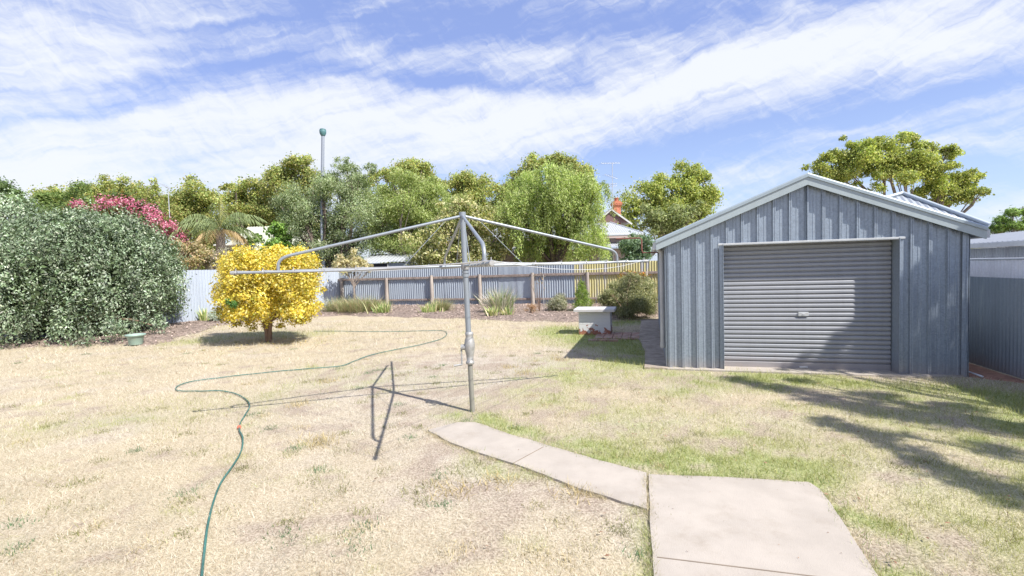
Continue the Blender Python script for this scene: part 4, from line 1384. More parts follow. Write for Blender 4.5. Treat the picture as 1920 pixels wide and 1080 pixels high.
PH = SW / 2 + .01
pl = ribbed(0.0, D0 - .02, phase=PH); pr_ = ribbed(D1 + .02, SW, phase=PH); pm = ribbed(D0 - .02, D1 + .02, phase=PH)
pm = sorted(pm + [(SW / 2, .02)])
add_sheet(sh_front, SO, SU, pl, .01, ztop, nf_)
add_sheet(sh_front, SO, SU, pr_, .01, ztop, nf_)
add_sheet(sh_front, SO, SU, pm, DH, ztop, nf_)
sh_front.build('front_wall', shed_zinc, sh)
mb = MB(); add_sheet(mb, SO, SV, ribbed(0, SD), .01, EAVE, -SU); mb.build('side_wall', shed_zinc, sh)
mb = MB(); add_sheet(mb, SO + SU * SW, SV, ribbed(0, SD), .01, EAVE, SU); mb.build('side_wall', shed_zinc, sh)
mb = MB(); add_sheet(mb, SO + SV * SD, SU, ribbed(0, SW), .01, ztop, SV); mb.build('rear_wall', shed_zinc, sh)
# corner flashings
for s_ in (0.0, SW):
    c = SO + SU * s_
    sg = -1 if s_ == 0 else 1
    MB().box(c + nf_ * .030 + SU * (-sg * .025) + Vector((0, 0, EAVE / 2)), (.075, .006, EAVE - .02), SU).box(c + SU * (sg * .030) + SV * .012 + Vector((0, 0, EAVE / 2)), (.006, .078, EAVE - .02), SU).build('corner_flashing', shed_zinc, sh)
# roof
ov = .16
for sg in (-1, 1):
    ridge = SO + SU * (SW / 2) + Vector((0, 0, APEX + .09))
    dd = (SU * sg - Vector((0, 0, slope)))
    Ls = math.sqrt(1 + slope * slope) * (SW / 2 + ov)
    dd = dd.normalized()
    up_ = Vector((SU.x * sg * slope, SU.y * sg * slope, 1)).normalized()
    mb = MB()
    prof = ribbed(-.07, SD + .1)
    vs, fs = [], []
    for (s_, o_) in prof:
        p = ridge + SV * s_ + up_ * o_
        vs += [p, p + dd * Ls]
    mb.add(vs, [(2 * i, 2 * i + 1, 2 * i + 3, 2 * i + 2) for i in range(len(prof) - 1)])
    mb.build('roof', trim_zinc, sh)
    # barge board: face below, rolled capping above
    a = ridge - SV * .115 - Vector((0, 0, .06)); b = a + dd * (Ls + .02)
    mb = MB()
    hgt = .135
    mitre = a; 
    vs = [a + Vector((0, 0, .055)), b + Vector((0, 0, .055)), b + Vector((0, 0, .055 - hgt)), a + Vector((0, 0, .055 - hgt))]
    vs2 = [v + SV * .022 for v in vs]
    mb.add(vs + vs2, [(0, 3, 2, 1), (4, 5, 6, 7), (0, 1, 5, 4), (3, 7, 6, 2), (1, 2, 6, 5), (0, 4, 7, 3)])
    mb.build('barge_board', trim_zinc, sh)
    mb = MB()
    c0 = ridge - SV * .10 + Vector((0, 0, .012)); c1 = c0 + dd * (Ls + .03)
    vs = []
    for base_ in (c0, c1):
        for (o1, o2) in ((-.032, -.030), (-.032, .012), (-.014, .034), (.13, .036), (.13, .028), (-.01, .026), (-.026, .008), (-.026, -.030)):
            vs.append(base_ + SV * o1 + Vector((0, 0, o2)))
    mb.add(vs, [(i, (i + 1) % 8, 8 + (i + 1) % 8, 8 + i) for i in range(8)] + [(7, 6, 5, 4, 3, 2, 1, 0), (8, 9, 10, 11, 12, 13, 14, 15)])
    mb.build('barge_capping', pale_trim, sh)
# gutters
for sg, s_ in ((-1, -ov), (1, SW + ov)):
    g0 = SO + SU * s_ - SV * .09 + Vector((0, 0, EAVE - ov * slope + .02))
    mb = MB()
    prof = [(0, .07), (0, -.04), (.02, -.06), (.07, -.06), (.095, -.03), (.095, .055), (.085, .055), (.085, -.02), (.065, -.05), (.02, -.05), (.008, -.035), (.008, .07)]
    vs = []
    for L in (0, SD + .15):
        for (o1, o2) in prof: vs.append(g0 + SV * L + SU * (sg * (o1 - .03)) + Vector((0, 0, o2)))
    n_ = len(prof)
    mb.add(vs, [(i, (i + 1) % n_, n_ + (i + 1) % n_, n_ + i) for i in range(n_)])
    mb.box(g0 - SV * .002 + SU * sg * .018 + Vector((0, 0, 0)), (.10, .004, .12), SU)
    mb.build('gutter', gut_m, sh)
# downpipe at the left front corner
dp = SO - SU * .085 + SV * .22
MB().tube([dp + Vector((0, 0, 2.02)), dp + Vector((0, 0, .32))], .04, 12).tube([dp + Vector((0, 0, .42)), dp + Vector((0, 0, .34))], .047, 12).tube([dp + SU * -.06 + Vector((0, 0, 2.07)), dp + Vector((0, 0, 1.98))], .04, 12).build('downpipe', mat('pipe_grey', (.42, .43, .45), .55, .1, dirt=(.38, .33, .26), dscale=2), sh)
# rusty pipe bracket off the eave
rust = mat('rust_pipe', (0.17, 0.065, 0.05), .8, var=.3)
e0 = SO + SV * .55 - SU * .12 + Vector((0, 0, 2.0))
MB().tube([e0 + SU * .1, e0 - SU * .28, e0 - SU * .30 + Vector((0, 0, .05)), e0 - SU * .30 + Vector((0, 0, .24)), e0 - SU * .33 + Vector((0, 0, .27)), e0 - SU * .75 + Vector((0, 0, .275))], .013, 8).build('pipe_bracket', rust, sh)
# door frame
mb = MB()
REC = .19
for s_, sg in ((D0, -1), (D1, 1)):
    mb = MB()
    c = SO + SU * (s_ + sg * .028)
    mb.box(c + nf_ * .036 + Vector((0, 0, DH / 2 + .02)), (.060, .008, DH + .03), SU)
    mb.box(SO + SU * (s_ + sg * .001) + SV * (REC / 2 - .035) + Vector((0, 0, DH / 2 + .01)), (.006, REC + .07, DH + .01), SU)
    mb.build('door_jamb', shed_zinc, sh)
mb = MB()
c = SO + SU * (D0 + D1) / 2
mb.box(c + nf_ * .045 + Vector((0, 0, DH + .010)), (D1 - D0 + .15, .020, .030), SU, bev=.003)
mb.box(c + SV * (REC / 2 - .015) + Vector((0, 0, DH - .008)), (D1 - D0 - .008, REC + .07, .006), SU)
mb.build('lintel_flashing', mat('white_metal', (.50, .52, .53), .5, .1), sh)
# roller door curtain
rd = []
z = .13
zs = [(.01, .012), (.015, .020), (.115, .020), (.125, .008)]
while z < DH + .02:
    zs += [(z, -.004), (z + .013, -.004), (z + .016, .020), (z + .028, .024), (z + .058, .022), (z + .070, .010)]
    z += .0735
dO = SO + SU * (D0 + .012) + SV * REC
mb = MB()
wd_ = D1 - D0 - .024
vs = []
for (zz, oo) in zs:
    vs += [dO - SV * oo + Vector((0, 0, zz)), dO + SU * wd_ - SV * oo + Vector((0, 0, zz))]
mb.add(vs, [(2 * i, 2 * i + 1, 2 * i + 3, 2 * i + 2) for i in range(len(zs) - 1)])
rdo = mb.build('roller_door', door_zinc, sh)
c = dO + SU * wd_ / 2 - SV * .030
MB().box(c + Vector((0, 0, .915)), (.15, .018, .065), SU, bev=.004).box(c - SV * .014 + Vector((0, 0, .915)), (.035, .012, .018), SU, bev=.003).build('handle', mat('chrome', (.62, .64, .66), .35, .6), rdo)
MB().box(c + SV * .004 + Vector((0, 0, .050)), (.12, .02, .022), SU, bev=.004).build('foot_handle', mat('chrome', (.62, .64, .66), .35, .6), rdo)
# slab under the shed
sp = MB()
poly = [SO - SU * .03 - SV * .16, SO + SU * (SW - .7) - SV * .20, SO + SU * (SW + .02) - SV * .02, SO + SU * (SW + .02) + SV * (SD + .1), SO - SU * .03 + SV * (SD + .1)]
sp.prism(poly, -.1, .03)
sp.build('floor_slab', conc, sh)

MB().tube([G(1815, 697, .035), G(1842, 706, .035)], .014, 8).build('plastic_pipe', mat('white_pvc', (.75, .76, .78), .4))
tag(bpy.data.objects['plastic_pipe'], 'short piece of white pipe lying in the gap between shed and fence', 'pipe')

# ------------------------------------------------------------------ rotary clothesline
line_zinc = galv('line_zinc', (0.27, 0.30, 0.33), .04, (0.33, 0.31, 0.27), rough=.45, metal=.4, dlo=.55, dhi=.8)
cast = mat('cast_alloy', (.36, .36, .35), .5, .4, var=.2, vscale=20, dirt=(.34, .20, .12), dscale=14, dlo=.55, dhi=.75)
pole_b = G(886, 772)
HB = Vector((pole_b.x - .035, pole_b.y, 1.835))       # hub; the pole leans slightly
cl_ = empty('rotary_clothesline', pole_b, 'galvanised rotary clothesline with four arms standing on the lawn', 'clothesline')
lean = (HB - pole_b) / 1.835
at = lambda z: pole_b + lean * z
MB().tube([at(-.1), at(.72)], .031, 16).build('lower_pole', galv('pole_old', (0.24, 0.235, 0.205), .05, (0.30, .27, .22), rough=.6, metal=.3), cl_)
MB().tube([at(.80), at(2.47)], .034, 16).tube([at(1.70), at(1.735)], .044, 16).tube([at(1.745), at(1.775)], .042, 16).tube([at(2.445), at(2.50)], .042, 12).build('upper_pole', line_zinc, cl_)
ob = MB()
ob.lathe(at(.55) , [(.036, 0.05), (.052, .06), (.052, .09), (.040, .10), (.046, .16), (.062, .24), (.066, .31), (.058, .36), (.044, .40), (.050, .42), (.050, .455), (.040, .46)], 20)
cr = (CR * -1).normalized(); cr.z = 0; cr.normalize()
gc = at(.55 + .27)
ob.tube([gc + cr * .03, gc + cr * .105], [.040, .034], 14)
ob.build('winding_gear', cast, cl_)
hc = gc + cr * .095
MB().tube([hc, hc + cr * .004 + Vector((0, -.0, -.01)), hc + Vector((.0, -.02, -.22))], [.011, .011, .011], 8).tube([hc + Vector((.0, -.02, -.215)), hc + cr * .10 + Vector((0, -.03, -.225))], [.012, .014], 8).build('crank_handle', cast, cl_)
apex = at(2.46)
tips = {'left': Vector((-3.06, 5.30, 0)), 'right': Vector((1.90, 6.80, 0)), 'near': Vector((-.14, 3.49, 0)), 'far': Vector((-1.22, 8.45, 0))}
AR = {}
for k_, tp in tips.items():
    d = tp - HB; d.z = 0
    L = d.length; d.normalize()
    drop = {'left': -.01, 'right': .0, 'near': .0, 'far': -.01}[k_]
    AR[k_] = (d, L, drop)
    pt = lambda f: HB + d * (L * f) + Vector((0, 0, drop * f))
    la = MB().tube([HB + d * .03, pt(.5) - Vector((0, 0, .006)), pt(1)], .016, 12).build('lower_arm', line_zinc, cl_)
    foot = pt(.82)
    top = foot + Vector((0, 0, .12))
    pts = [apex + d * .02 - Vector((0, 0, .01))]
    # straight run then a smooth bend down
    kne = foot + Vector((0, 0, .155)) - d * .02
    up_dir = (kne - pts[0]).normalized()
    s0 = kne - up_dir * .12
    pts.append(s0)
    e1 = foot + Vector((0, 0, .06))
    for q in np.linspace(.15, 1, 7):
        pts.append(s0 * (1 - q) ** 2 + (kne + up_dir * .02) * (2 * q * (1 - q)) + e1 * q * q)
    pts.append(foot + Vector((0, 0, .012)))
    MB().tube(pts, .0175, 12).build('upper_arm', line_zinc, cl_)
    MB().tube([pts[0].lerp(s0, .10) - Vector((0, 0, .015)), pt(.29) + Vector((0, 0, .015))], .0045, 6).build('stay', line_zinc, cl_)
    for f in (.36, .5, .64, .76, .88, .985):
        c = MB().tube([pt(f) - d * .008, pt(f) + d * .008], .024, 10)
        c.tube([pt(f) + Vector((0, 0, .018)), pt(f) + Vector((0, 0, .045))], .005, 6)
        if f > .9: c.tube([pt(.99), pt(1.006)], [.026, .020], 10)
        c.build('clip', cast, la)
# hub casting
MB().tube([HB - Vector((0, 0, .045)), HB + Vector((0, 0, .035))], .052, 16).build('hub', cast, cl_)
wire_m = mat('line_wire', (.62, .63, .64), .45, .3)
order = ['left', 'near', 'right', 'far']
for f, sag in ((.36, .01), (.5, .015), (.64, .02), (.76, .02), (.88, .03), (.985, .035)):
    w_ = MB()
    for i in range(4):
        k0, k1 = order[i], order[(i + 1) % 4]
        (d0, L0, r0_), (d1, L1, r1_) = AR[k0], AR[k1]
        a = HB + d0 * L0 * f + Vector((0, 0, r0_ * f + .02)); b = HB + d1 * L1 * f + Vector((0, 0, r1_ * f + .02))
        sg = sag * random.uniform(.5, 1.4)
        if f > .9 and {k0, k1} == {'near', 'right'}: sg = .10
        if f > .9 and {k0, k1} == {'left', 'near'}: sg = .035
        w_.tube([a.lerp(b, q) - Vector((0, 0, 4 * q * (1 - q) * sg)) for q in np.linspace(0, 1, 14)], .0028, 5, cap=False)
    w_.build('line_wire', wire_m, cl_)

# ------------------------------------------------------------------ hose
hp = [(588, 621), (640, 621), (700, 622), (780, 621), (826, 620), (838, 625), (828, 635), (790, 646), (745, 655), (700, 665), (665, 677), (640, 686), (590, 691), (530, 696), (470, 702), (410, 709), (360, 716), (333, 725), (334, 733), (370, 734), (410, 733), (440, 738), (462, 750), (468, 763), (460, 778), (450, 795), (449, 808), (455, 822), (453, 845), (438, 872), (415, 905), (401, 940), (390, 985), (384, 1030), (378, 1090), (374, 1180)]
ctrl = [G(*p, .020) for p in hp]
dense = []
for i in range(len(ctrl) - 1):
    p0 = ctrl[max(i - 1, 0)]; p1 = ctrl[i]; p2 = ctrl[i + 1]; p3 = ctrl[min(i + 2, len(ctrl) - 1)]
    for q in np.linspace(0, 1, 8, endpoint=False):
        v = 0.5 * ((2 * p1) + (p2 - p0) * q + (2 * p0 - 5 * p1 + 4 * p2 - p3) * q * q + (3 * p1 - p0 - 3 * p2 + p3) * q ** 3)
        v.z = float(lawn_z(np.array([v.x]), np.array([v.y]))[0]) + .022
        dense.append(v)
hose_m = mat('hose_green', (.035, .13, .11), .45, var=.25, vscale=3, dirt=(.20, .30, .26), dscale=2.2, dlo=.5, dhi=.8)
hs = empty('garden_hose', ctrl[-8], 'long green garden hose lying in loose bends over the dry lawn', 'hose')
MB().tube(dense, .0082, 10).build('tube', hose_m, hs)
j = G(449, 805, 0)
i = min(range(len(dense)), key=lambda q: (dense[q] - j).length)
MB().tube([dense[i - 1], dense[i + 1]], .017, 10).tube([dense[i].lerp(dense[i - 1], .2), dense[i].lerp(dense[i + 1], .2)], .022, 10).build('joiner', mat('joiner_red', (.60, .16, .10), .5), hs)

# ------------------------------------------------------------------ flower pot
pb = G(255, 646, .03)
pt_ = empty('flower_pot', pb, 'pale green plastic flower pot standing in front of the big shrub', 'pot')
k_ = 1.0
MB().lathe(pb, [(.145, 0), (.155, .02), (.185, .22), (.190, .225), (.225, .235), (.228, .275), (.212, .28), (.195, .27), (.18, .20), (.02, .19)], 28).build('pot', mat('pot_green', (.26, .36, .31), .5, var=.1, dirt=(.28, .32, .24), dscale=4), pt_)
MB().lathe(pb + Vector((0, 0, .20)), [(.17, 0), (.172, .03), (.10, .045), (.01, .04)], 20).build('soil', mat('pot_soil', (.10, .07, .05), 1), pt_)


# ------------------------------------------------------------------ white brick box
def brick_white():
    m = bpy.data.materials.new('white_painted_brick')
    m.use_nodes = True
    k = N(m.node_tree)
    b = m.node_tree.nodes['Principled BSDF']
    t = k.new('ShaderNodeTexCoord')
    # flaking paint: bricks show low down
    z = k.new('ShaderNodeSeparateXYZ'); k.l.new(t.outputs['Object'], z.inputs[0])
    n1 = k.noise(t.outputs['Object'], 7, 6, .65).outputs[0]
    n2 = k.noise(t.outputs['Object'], 30, 5, .6).outputs[0]
    h = k.m('SUBTRACT', k.m('ADD', .36, k.m('MULTIPLY', z.outputs[2], 1.15)), k.m('MULTIPLY', n1, 1.0))
    fl = k.ramp(h, .035, .015)
    paint = k.mix(n2, (.56, .56, .55), (.64, .635, .62))
    bare = k.mix(n2, (.20, .07, .05), (.42, .18, .11))
    k.l.new(k.mix(fl, paint, bare), b.inputs['Base Color'])
    b.inputs['Roughness'].default_value = .8
    return m


bw = brick_white()
bo = G(1086, 628)
bx_ = empty('brick_box', bo, 'squat white painted brick box with a flat overhanging lid', 'brick box')
BWd, BDp, BHt = .80, .55, .60
mb = MB()
rows = 7
rh = BHt / rows
for r_ in range(rows):
    z = rh * (r_ + .5) + .004
    nb = 4
    off = .5 if r_ % 2 else 0
    # bricks as separate raised faces over a core
    L = BWd / nb
    for face in range(4):
        W_ = BWd if face in (0, 2) else BDp
        nb_ = 4 if face in (0, 2) else 3
        L = W_ / nb_
        xs_ = [0] + [L * (i + off) for i in range(1 if off == 0 else 0, nb_ + 1)] + [W_]
        xs_ = sorted(set(round(min(q, W_), 4) for q in xs_))
        for a, b in zip(xs_[:-1], xs_[1:]):
            if b - a < .02: continue
            mid_ = (a + b) / 2
            if face == 0: c = bo + SU * mid_ - SV * 0; ax_ = SU
            elif face == 2: c = bo + SU * mid_ + SV * BDp; ax_ = SU
            elif face == 1: c = bo + SU * BWd + SV * mid_; ax_ = SV
            else: c = bo + SV * mid_; ax_ = SV
            mb.box(c + Vector((0, 0, z)), (b - a - .006, .014, rh - .006), ax_, bev=.003)
core = bo + SU * BWd / 2 + SV * BDp / 2 + Vector((0, 0, BHt / 2))
mb.box(core, (BWd - .001, BDp - .001, BHt), SU)
mb.build('brickwork', bw, bx_)
MB().box(core + Vector((0, 0, BHt / 2 + .042)), (BWd + .24, BDp + .24, .075), SU, bev=.008).build('lid', mat('lid_paint', (.50, .49, .48), .8, var=.08, dirt=(.45, .40, .36), dscale=5, dlo=.5, dhi=.8), bx_)
# row of loose bricks in the grass before it
mb = MB()
ba = G(1112, 640)
for i in range(3):
    c = ba + SU * (i * .235)
    mb.box(c + Vector((0, 0, .02)), (.225, .10, .06), SU + SV * random.uniform(-.03, .03), bev=.008)
tag(mb.build('brick_edging', brick_mat), 'short row of red bricks sunk in the grass before the white box', 'edging')

# ------------------------------------------------------------------ neighbours
roof_iron = galv('roof_iron', (0.40, 0.42, 0.45), .04, (.36, .35, .34), metal=.2, rough=.55, dlo=.6, dhi=.8)
pinkw = mat('pink_boards', (.46, .37, .37), .8, var=.05)
white_p = mat('white_paint', (.52, .52, .50), .7)
redp = mat('red_paint', (.30, .17, .15), .75)
glass = mat('dark_glass', (.20, .27, .27), .15, var=.2)


def roof_plane(mb, a, b, c, d, pitch=.13, amp=.009):
    """corrugated quad: a-b along the eave, d-c along the ridge (above a and b)"""
    a, b, c, d = map(Vector, (a, b, c, d))
    L = (b - a).length
    e = (b - a).normalized()
    n_ = e.cross(((d + c) / 2 - (a + b) / 2)).normalized()
    if n_.z < 0: n_ = -n_
    k = int(L / pitch * 5)
    vs = []
    for i in range(k + 1):
        q = i / k
        lo = a.lerp(b, q)
        # run straight up the slope until the edge of the quad
        ld_ = (a - d).dot(e) * -1; lc = (b - c).dot(e)
        s = q * L
        f = 1.0
        if ld_ > 1e-4: f = min(f, s / ld_)
        if lc > 1e-4: f = min(f, (L - s) / lc)
        upv = ((d - a) - e * (d - a).dot(e))
        hi = lo + upv * max(f, 0)
        o = n_ * amp * math.cos(2 * math.pi * s / pitch)
        vs += [lo + o, hi + o]
    mb.add(vs, [(2 * i, 2 * i + 2, 2 * i + 3, 2 * i + 1) for i in range(k)])


def house_pink():
    Y = 28.5
    xr = P(1187, 480, Y).x; xl = xr - 8.5
    D = 7.5
    ez = 3.45
    h = empty('pink_house', ((xl + xr) / 2, Y, 0), 'pink weatherboard house with hipped iron roof and brick chimney beyond the back fence', 'house')
    mb = MB()
    n = 17
    for i in range(n):     # lapped boards
        z = i * ez / n
        mb.box(((xl + xr) / 2, Y + D / 2, z + ez / n / 2), (xr - xl - .0 + .02 * 0, D, ez / n - .001), bev=.012)
        mb.box(((xl + xr) / 2, Y + D / 2, z + .02), (xr - xl + .03, D + .03, .035))
    mb.build('wall', pinkw, h)
    # window at the right
    wx = P(1136, 470, Y).x
    f = MB()
    for dx in (-.42, .42): f.box((wx + dx, Y - .04, 1.85), (.08, .09, 1.5))
    f.box((wx, Y - .04, 2.62), (.92, .09, .08)).box((wx, Y - .05, 1.08), (1.0, .12, .07)).box((wx, Y - .035, 1.85), (.76, .05, .05))
    wo = f.build('window', white_p, h)
    MB().box((wx, Y - .02, 1.85), (.76, .02, 1.46)).build('pane', glass, wo)
    # main hip with a small gablet
    e = .45
    A, B, C_, D_ = (xl - e, Y - e, ez + .15), (xr + e, Y - e, ez + .15), (xr + e, Y + D + e, ez + .15), (xl - e, Y + D + e, ez + .15)
    hr = 1.62
    run = 2.7
    r1 = (xl - e + run, Y + D / 2, ez + .15 + hr); r2 = (xr + e - run, Y + D / 2, ez + .15 + hr)
    mb = MB()
    roof_plane(mb, A, B, r2, r1); roof_plane(mb, B, C_, r2, r2); roof_plane(mb, C_, D_, r1, r2); roof_plane(mb, D_, A, r1, r1)
    mb.tube([r1, r2], .06, 6); mb.tube([B, r2], .05, 6); mb.tube([A, r1], .05, 6)
    mb.build('roof', roof_iron, h)
    # lower front roof strip (verandah band) with gutter
    MB().box(((xl + xr) / 2, Y - e - .02, ez + .08), (xr - xl + 2 * e + .1, .12, .13), bev=.02).build('gutter', gut_m, h)
    MB().box(((xl + xr) / 2, Y - .25, ez - .06), (xr - xl + .7, .5, .12)).build('eave_board', mat('eave_paint', (.42, .34, .32), .75), h)
    mb = MB()
    vA, vB = Vector((xl - .3, Y - .9, ez - .62)), Vector((xr + .12, Y - .9, ez - .62))
    roof_plane(mb, vA, vB, vB + Vector((0, .9, .28)), vA + Vector((0, .9, .28)))
    mb.build('awning_roof', roof_iron, h)
    MB().box(((xl + xr) / 2 - .09, Y - .93, ez - .68), (xr - xl + .5, .08, .12), bev=.01).build('awning_gutter', galv('gutter_blue', (.36, .42, .52), .03), h)
    # gablet
    gxc = P(1143, 405, Y + 2.2).x
    gy = Y + 1.7
    gz = ez + .15 + hr * (gy - (Y - e)) / (D / 2 + e)
    g = MB()
    g.add([(gxc - 1.05, gy, gz - .05), (gxc + 1.05, gy, gz - .05), (gxc, gy, gz + .72), (gxc - 1.05, gy + 2, gz + .3), (gxc + 1.05, gy + 2, gz + .3), (gxc, gy + 2.4, gz + .72)], [(0, 1, 2), (0, 2, 5, 3), (1, 4, 5, 2)])
    g.build('gablet', mat('gablet_paint', (.17, .10, .095), .8), h)
    mb = MB()
    for sg in (-1, 1):
        a = Vector((gxc + sg * 1.25, gy - .12, gz - .16)); b = Vector((gxc, gy - .12, gz + .78))
        mb.box((a + b) / 2, ((b - a).length, .05, .09), (b - a), ay=(0, 1, 0), az=(b - a).cross(Vector((0, 1, 0))))
        mb.add([a + Vector((0, 0, .08)), b + Vector((0, 0, .08)), b + Vector((0, 2.6, .08)), a + Vector((0, 2.6, .08))], [(0, 1, 2, 3)])
    mb.build('gablet_roof', white_p, h)
    # chimney
    cp = P(1156, 402, Y + 3.0)
    ztop_ = P(1156, 378, Y + 3.0).z
    ch = MB()
    rb = mat('red_brick', (.46, .17, .10), .9, var=.3, vscale=12)
    ch.box((cp.x, cp.y, (4.2 + ztop_) / 2 - .12), (.46, .46, ztop_ - 4.2 - .24), bev=.01)
    for i, (ww, zz) in enumerate(((.54, .30), (.62, .22), (.66, .14))): ch.box((cp.x, cp.y, ztop_ - zz), (ww, ww, .085), bev=.01)
    ch.box((cp.x, cp.y, ztop_ - .05), (.5, .5, .10), bev=.01)
    cho = ch.build('chimney', rb, h)
    MB().lathe((cp.x, cp.y, ztop_), [(.14, 0), (.13, .18), (.16, .2), (.16, .23), (.11, .24)], 14).build('chimney_pot', rb, cho)
    # aerial
    m0 = P(1148, 400, Y + 2.6); m1 = P(1148, 305, Y + 2.6)
    an = MB()
    an.tube([Vector((m0.x, m0.y, 4.3)), m1], .022, 6)
    for (py, L, n2) in ((306, 1.3, 7), (332, .9, 6), (345, .8, 6), (349, .8, 4)):
        c = P(1148, py, Y + 2.6)
        dx = Vector((1, .25, .04 if py != 332 else -.3)).normalized()
        an.tube([c - dx * L * .6, c + dx * L * .4], .012, 5)
        for i in range(n2):
            q = c + dx * L * (-.58 + .96 * i / n2)
            an.tube([q - Vector((.1, -.32, 0)), q + Vector((.1, -.32, 0))], .007, 4)
    an.build('aerial', mat('aerial_metal', (.5, .52, .56), .4, .4), h)


house_pink()


def neighbour_house_right():
    # hipped roof building seen over the right slope of the shed roof
    Y = 13.5
    ap = P(1692, 364, Y)
    h = empty('hip_roofed_building', (ap.x, Y, 0), 'building with pale hipped iron roof seen over the right slope of the shed roof', 'building')
    c = Vector((ap.x, ap.y, 0))
    ez = 2.5
    B = P(1856, 424, 11.9); ez = B.z
    A = B - SU * 5.2
    C_, D_ = B + SV * 7, A + SV * 7
    r1 = ap; r2 = ap + SV * 3.0
    for v in (A, B, C_, D_): v.z = ez
    mb = MB()
    roof_plane(mb, A, B, r1, r1); roof_plane(mb, B, C_, r2, r1); roof_plane(mb, C_, D_, r2, r2); roof_plane(mb, D_, A, r1, r2)
    mb.build('roof', galv('roof_blue', (.27, .30, .34), .04, metal=.25), h)
    MB().tube([B + Vector((0, 0, .03)), r1 + Vector((0, 0, .03))], .06, 6).tube([A + Vector((0, 0, .03)), r1 + Vector((0, 0, .03))], .06, 6).tube([r1, r2], .05, 6).build('ridge_capping', galv('ridge_blue', (.36, .41, .45), .03), h)
    i = .3
    mb = MB()
    mb.prism([A + SU * i + SV * i, B - SU * i + SV * i, C_ - SU * i - SV * i, D_ + SU * i - SV * i], 0, ez - .03)
    mb.build('wall', zinc_blue, h)


neighbour_house_right()


def neighbour_shed_right():
    o = RF0 + SU * 1.25 - SV * 3.2
    h = empty('neighbour_shed', o, 'low corrugated shed with a white fascia behind the right side fences', 'shed')
    zt = 1.92
    mb = MB()
    add_sheet(mb, o, SV, corr(9, .076, .010, 6), 0, zt, -SU); mb.build('wall', zinc_blue, h)
    mb = MB(); roof_plane(mb, o - SU * .2 + Vector((0, 0, zt + .10)), o - SU * .2 + SV * 9 + Vector((0, 0, zt + .10)), o + SU * 2.6 + SV * 9 + Vector((0, 0, zt + .42)), o + SU * 2.6 + Vector((0, 0, zt + .42)))
    mb.build('roof', galv('roof_grey', (.27, .29, .32), .04, metal=.25), h)
    MB().box(o - SU * .22 + SV * 4.5 + Vector((0, 0, zt + .05)), (9.02, .06, .10), SV, bev=.01).build('fascia', mat('white_metal', (.50, .52, .53), .5, .1), h)


neighbour_shed_right()

# small iron shed behind the back fence
def small_shed():
    Y = 25.5
    a = P(682, 494, Y); b = P(768, 492, Y)
    h = empty('iron_shed', (a.x, Y, 0), 'small grey iron shed with sloping roof just behind the back fence', 'shed')
    L = b.x - a.x
    mb = MB()
    add_sheet(mb, Vector((a.x, Y, 0)), Vector((1, 0, 0)), corr(L, .11, .014, 6), 0, 2.22, Vector((0, -1, 0)))
    add_sheet(mb, Vector((b.x, Y, 0)), Vector((0, 1, 0)), corr(2.4, .11, .014, 6), 0, lambda s: 2.22 + s * .20, Vector((1, 0, 0)))
    mb.build('wall', zinc_pale, h)
    MB().box((a.x + L * .28, Y - .03, 2.08), (L * .5, .03, .2)).build('shade_panel', mat('painted_shade', (.04, .04, .05), .9), h)  # near-black panel on the wall, coloured as the shade inside an opening
    mb = MB()
    roof_plane(mb, (a.x - .25, Y - .25, 2.25), (b.x + .1, Y - .25, 2.25), (b.x + .1, Y + 2.5, 2.78), (a.x - .25, Y + 2.5, 2.78), .2, .02)
    mb.build('roof', roof_iron, h)


small_shed()

# cream roofed house behind the left fence
def cream_house():
    Y = 31.0
    cream = galv('cream_roof', (0.44, 0.45, 0.35), .02, (.38, .39, .30), metal=.05, rough=.6)
    x0 = P(395, 470, Y).x; x1 = P(585, 470, Y).x
    h = empty('cream_house', ((x0 + x1) / 2, Y, 0), 'pale green roofed house half hidden by the palm and the vine', 'house')
    ez = P(500, 478, Y).z; rz = P(480, 425, Y + 3.5).z
    MB().box(((x0 + x1) / 2, Y + 3.5, ez / 2), (x1 - x0 - .6, 6.4, ez), bev=.02).build('wall', mat('cream_wall', (.62, .60, .54), .8), h)
    mb = MB()
    roof_plane(mb, (x0, Y, ez), (x1, Y, ez), (x1 - 2.6, Y + 3.5, rz), (x0 + .6, Y + 3.5, rz), .2, .016)
    roof_plane(mb, (x1, Y, ez), (x1, Y + 7, ez), (x1 - 2.6, Y + 3.5, rz), (x1 - 2.6, Y + 3.5, rz), .2, .016)
    mb.build('roof', cream, h)
    MB().box(((x0 + x1) / 2, Y - .05, ez - .06), (x1 - x0 + .1, .12, .13), bev=.02).build('gutter', gut_m, h)
    # white carport end
    a = P(415, 458, 27); 
    MB().box((a.x + .45, 27.6, a.z - .05), (1.6, 1.6, .10), bev=.02).box((a.x + .45, 28.0, (a.z - .1) / 2), (1.1, .8, a.z - .1), bev=.01).build('porch', white_p, h)


cream_house()

# tall vent pipe
vp = P(606, 480, 26.3); vp.z = 0
vt = empty('vent_pipe', vp, 'tall grey sewer vent pipe with a teal cowl rising through the tree', 'vent pipe')
topv = P(605.5, 252, 26.3)
MB().tube([vp, Vector((vp.x - .0, vp.y, 4.4)), topv], [.11, .09, .082], 14).tube([P(606, 330, 26.3), P(606, 327, 26.3)], .12, 12).build('pipe', galv('vent_grey', (.27, .30, .35), .04, metal=.3), vt)
hgt = P(605, 242, 26.3).z - topv.z
MB().lathe(topv, [(.10, -.08), (.13, -.04), (.14, 0), (.17, .06), (.175, hgt * .75), (.15, hgt * .85), (.165, hgt * .88), (.14, hgt), (.02, hgt * 1.05)], 16).build('cowl', mat('teal_copper', (.07, .17, .18), .6, var=.2), vt)

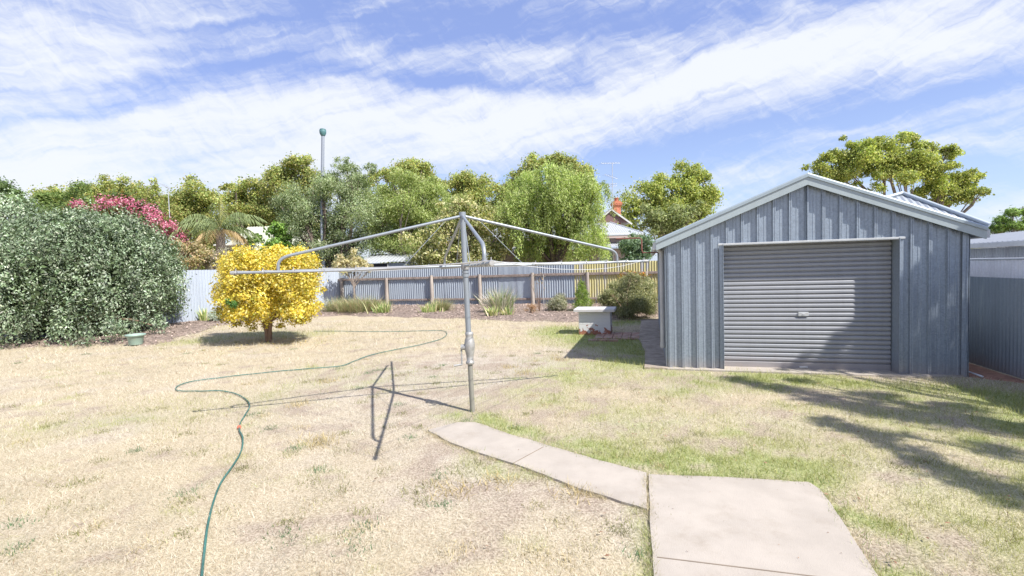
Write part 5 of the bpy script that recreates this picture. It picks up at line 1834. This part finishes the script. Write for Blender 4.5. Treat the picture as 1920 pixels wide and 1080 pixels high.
# left television aerial (its mast stands beyond the trees)
m1 = P(315, 352, 40)
an = MB()
an.tube([Vector((m1.x, m1.y, 0)), Vector((m1.x, m1.y, 4)), m1 + Vector((0, 0, .1))], [.05, .04, .03], 6)
dx = Vector((-.85, .2, .5)).normalized()
an.tube([m1 + dx * .75, m1 - dx * .25], .02, 5)
for i in range(5):
    q = m1 + dx * (.7 - .2 * i)
    an.tube([q - Vector((.05, .3, 0)), q + Vector((.05, .3, 0))], .012, 4)
tag(an.build('television_aerial', mat('aerial_metal', (.5, .52, .56), .4, .4)), 'thin television aerial on a tall mast above the pink blossom', 'aerial')

# ------------------------------------------------------------------ tree beside the photographer: its shade falls on the shed and lawn
def shade_tree():
    spots = [  # (px, py, height above that spot, clump radius)
        (1380, 712, 6.4, .26), (1430, 722, 6.6, .34), (1480, 735, 6.8, .36), (1540, 748, 6.6, .42), (1600, 760, 6.9, .46), (1650, 745, 6.4, .40), (1690, 775, 6.7, .46), (1750, 790, 6.5, .46), (1800, 765, 6.9, .40), (1840, 800, 6.6, .42),
        (1560, 795, 6.4, .30), (1640, 810, 6.6, .34), (1680, 840, 6.4, .32), (1740, 872, 6.3, .30), (1800, 898, 6.2, .28), (1860, 915, 6.2, .28), (1910, 935, 6.2, .28), (1900, 800, 6.8, .5), (1900, 850, 6.4, .3), (1500, 715, 6.4, .25)]
    cl = []
    k = 1 / math.tan(SUN_EL)
    for (px, py, h, r) in spots:
        g0 = G(px, py)
        c = g0 - SH * (h * k) + Vector((0, 0, h))
        cl.append(((c.x, c.y, c.z), (r * .74, r * .74, r * .5)))
    # shade on the shed front: points on the wall
    for (s, z, h, r) in [(1.9, .15, 6, .11), (2.3, .4, 6, .13), (2.4, .12, 6, .14), (2.7, .3, 6.2, .15), (2.85, .75, 6.2, .14), (3.0, .2, 6, .18), (3.38, .75, 6.2, .22), (3.5, .3, 6.2, .28), (3.62, 1.1, 6.4, .20), (3.85, 1.5, 6.3, .20), (4.0, 1.75, 6.3, .16), (3.5, 1.5, 6.3, .10), (3.8, .55, 6.2, .16), (3.1, .95, 6, .18), (3.9, .35, 6.1, .3), (4.0, 2.0, 6.4, .15)]:
        g0 = SO + SU * s + Vector((0, 0, z))
        c = g0 - SH * ((h - z) * k) + Vector((0, 0, h - z))
        cl.append(((c.x, c.y, c.z), (r, r, r * .7)))
    base = (10.6, -.6, 0)
    t = empty('shade_tree', base, 'leafy tree at the right of the garden that shades the shed front', 'tree')
    trunk('trunk', base, cl, .16, 3.2, bark_grey, t, 34, False)
    crown('crown', cl, 9500, .10, [(.12, .18, .06), (.18, .25, .08)], t, sub=12, subr=.5, asp=.5)


shade_tree()
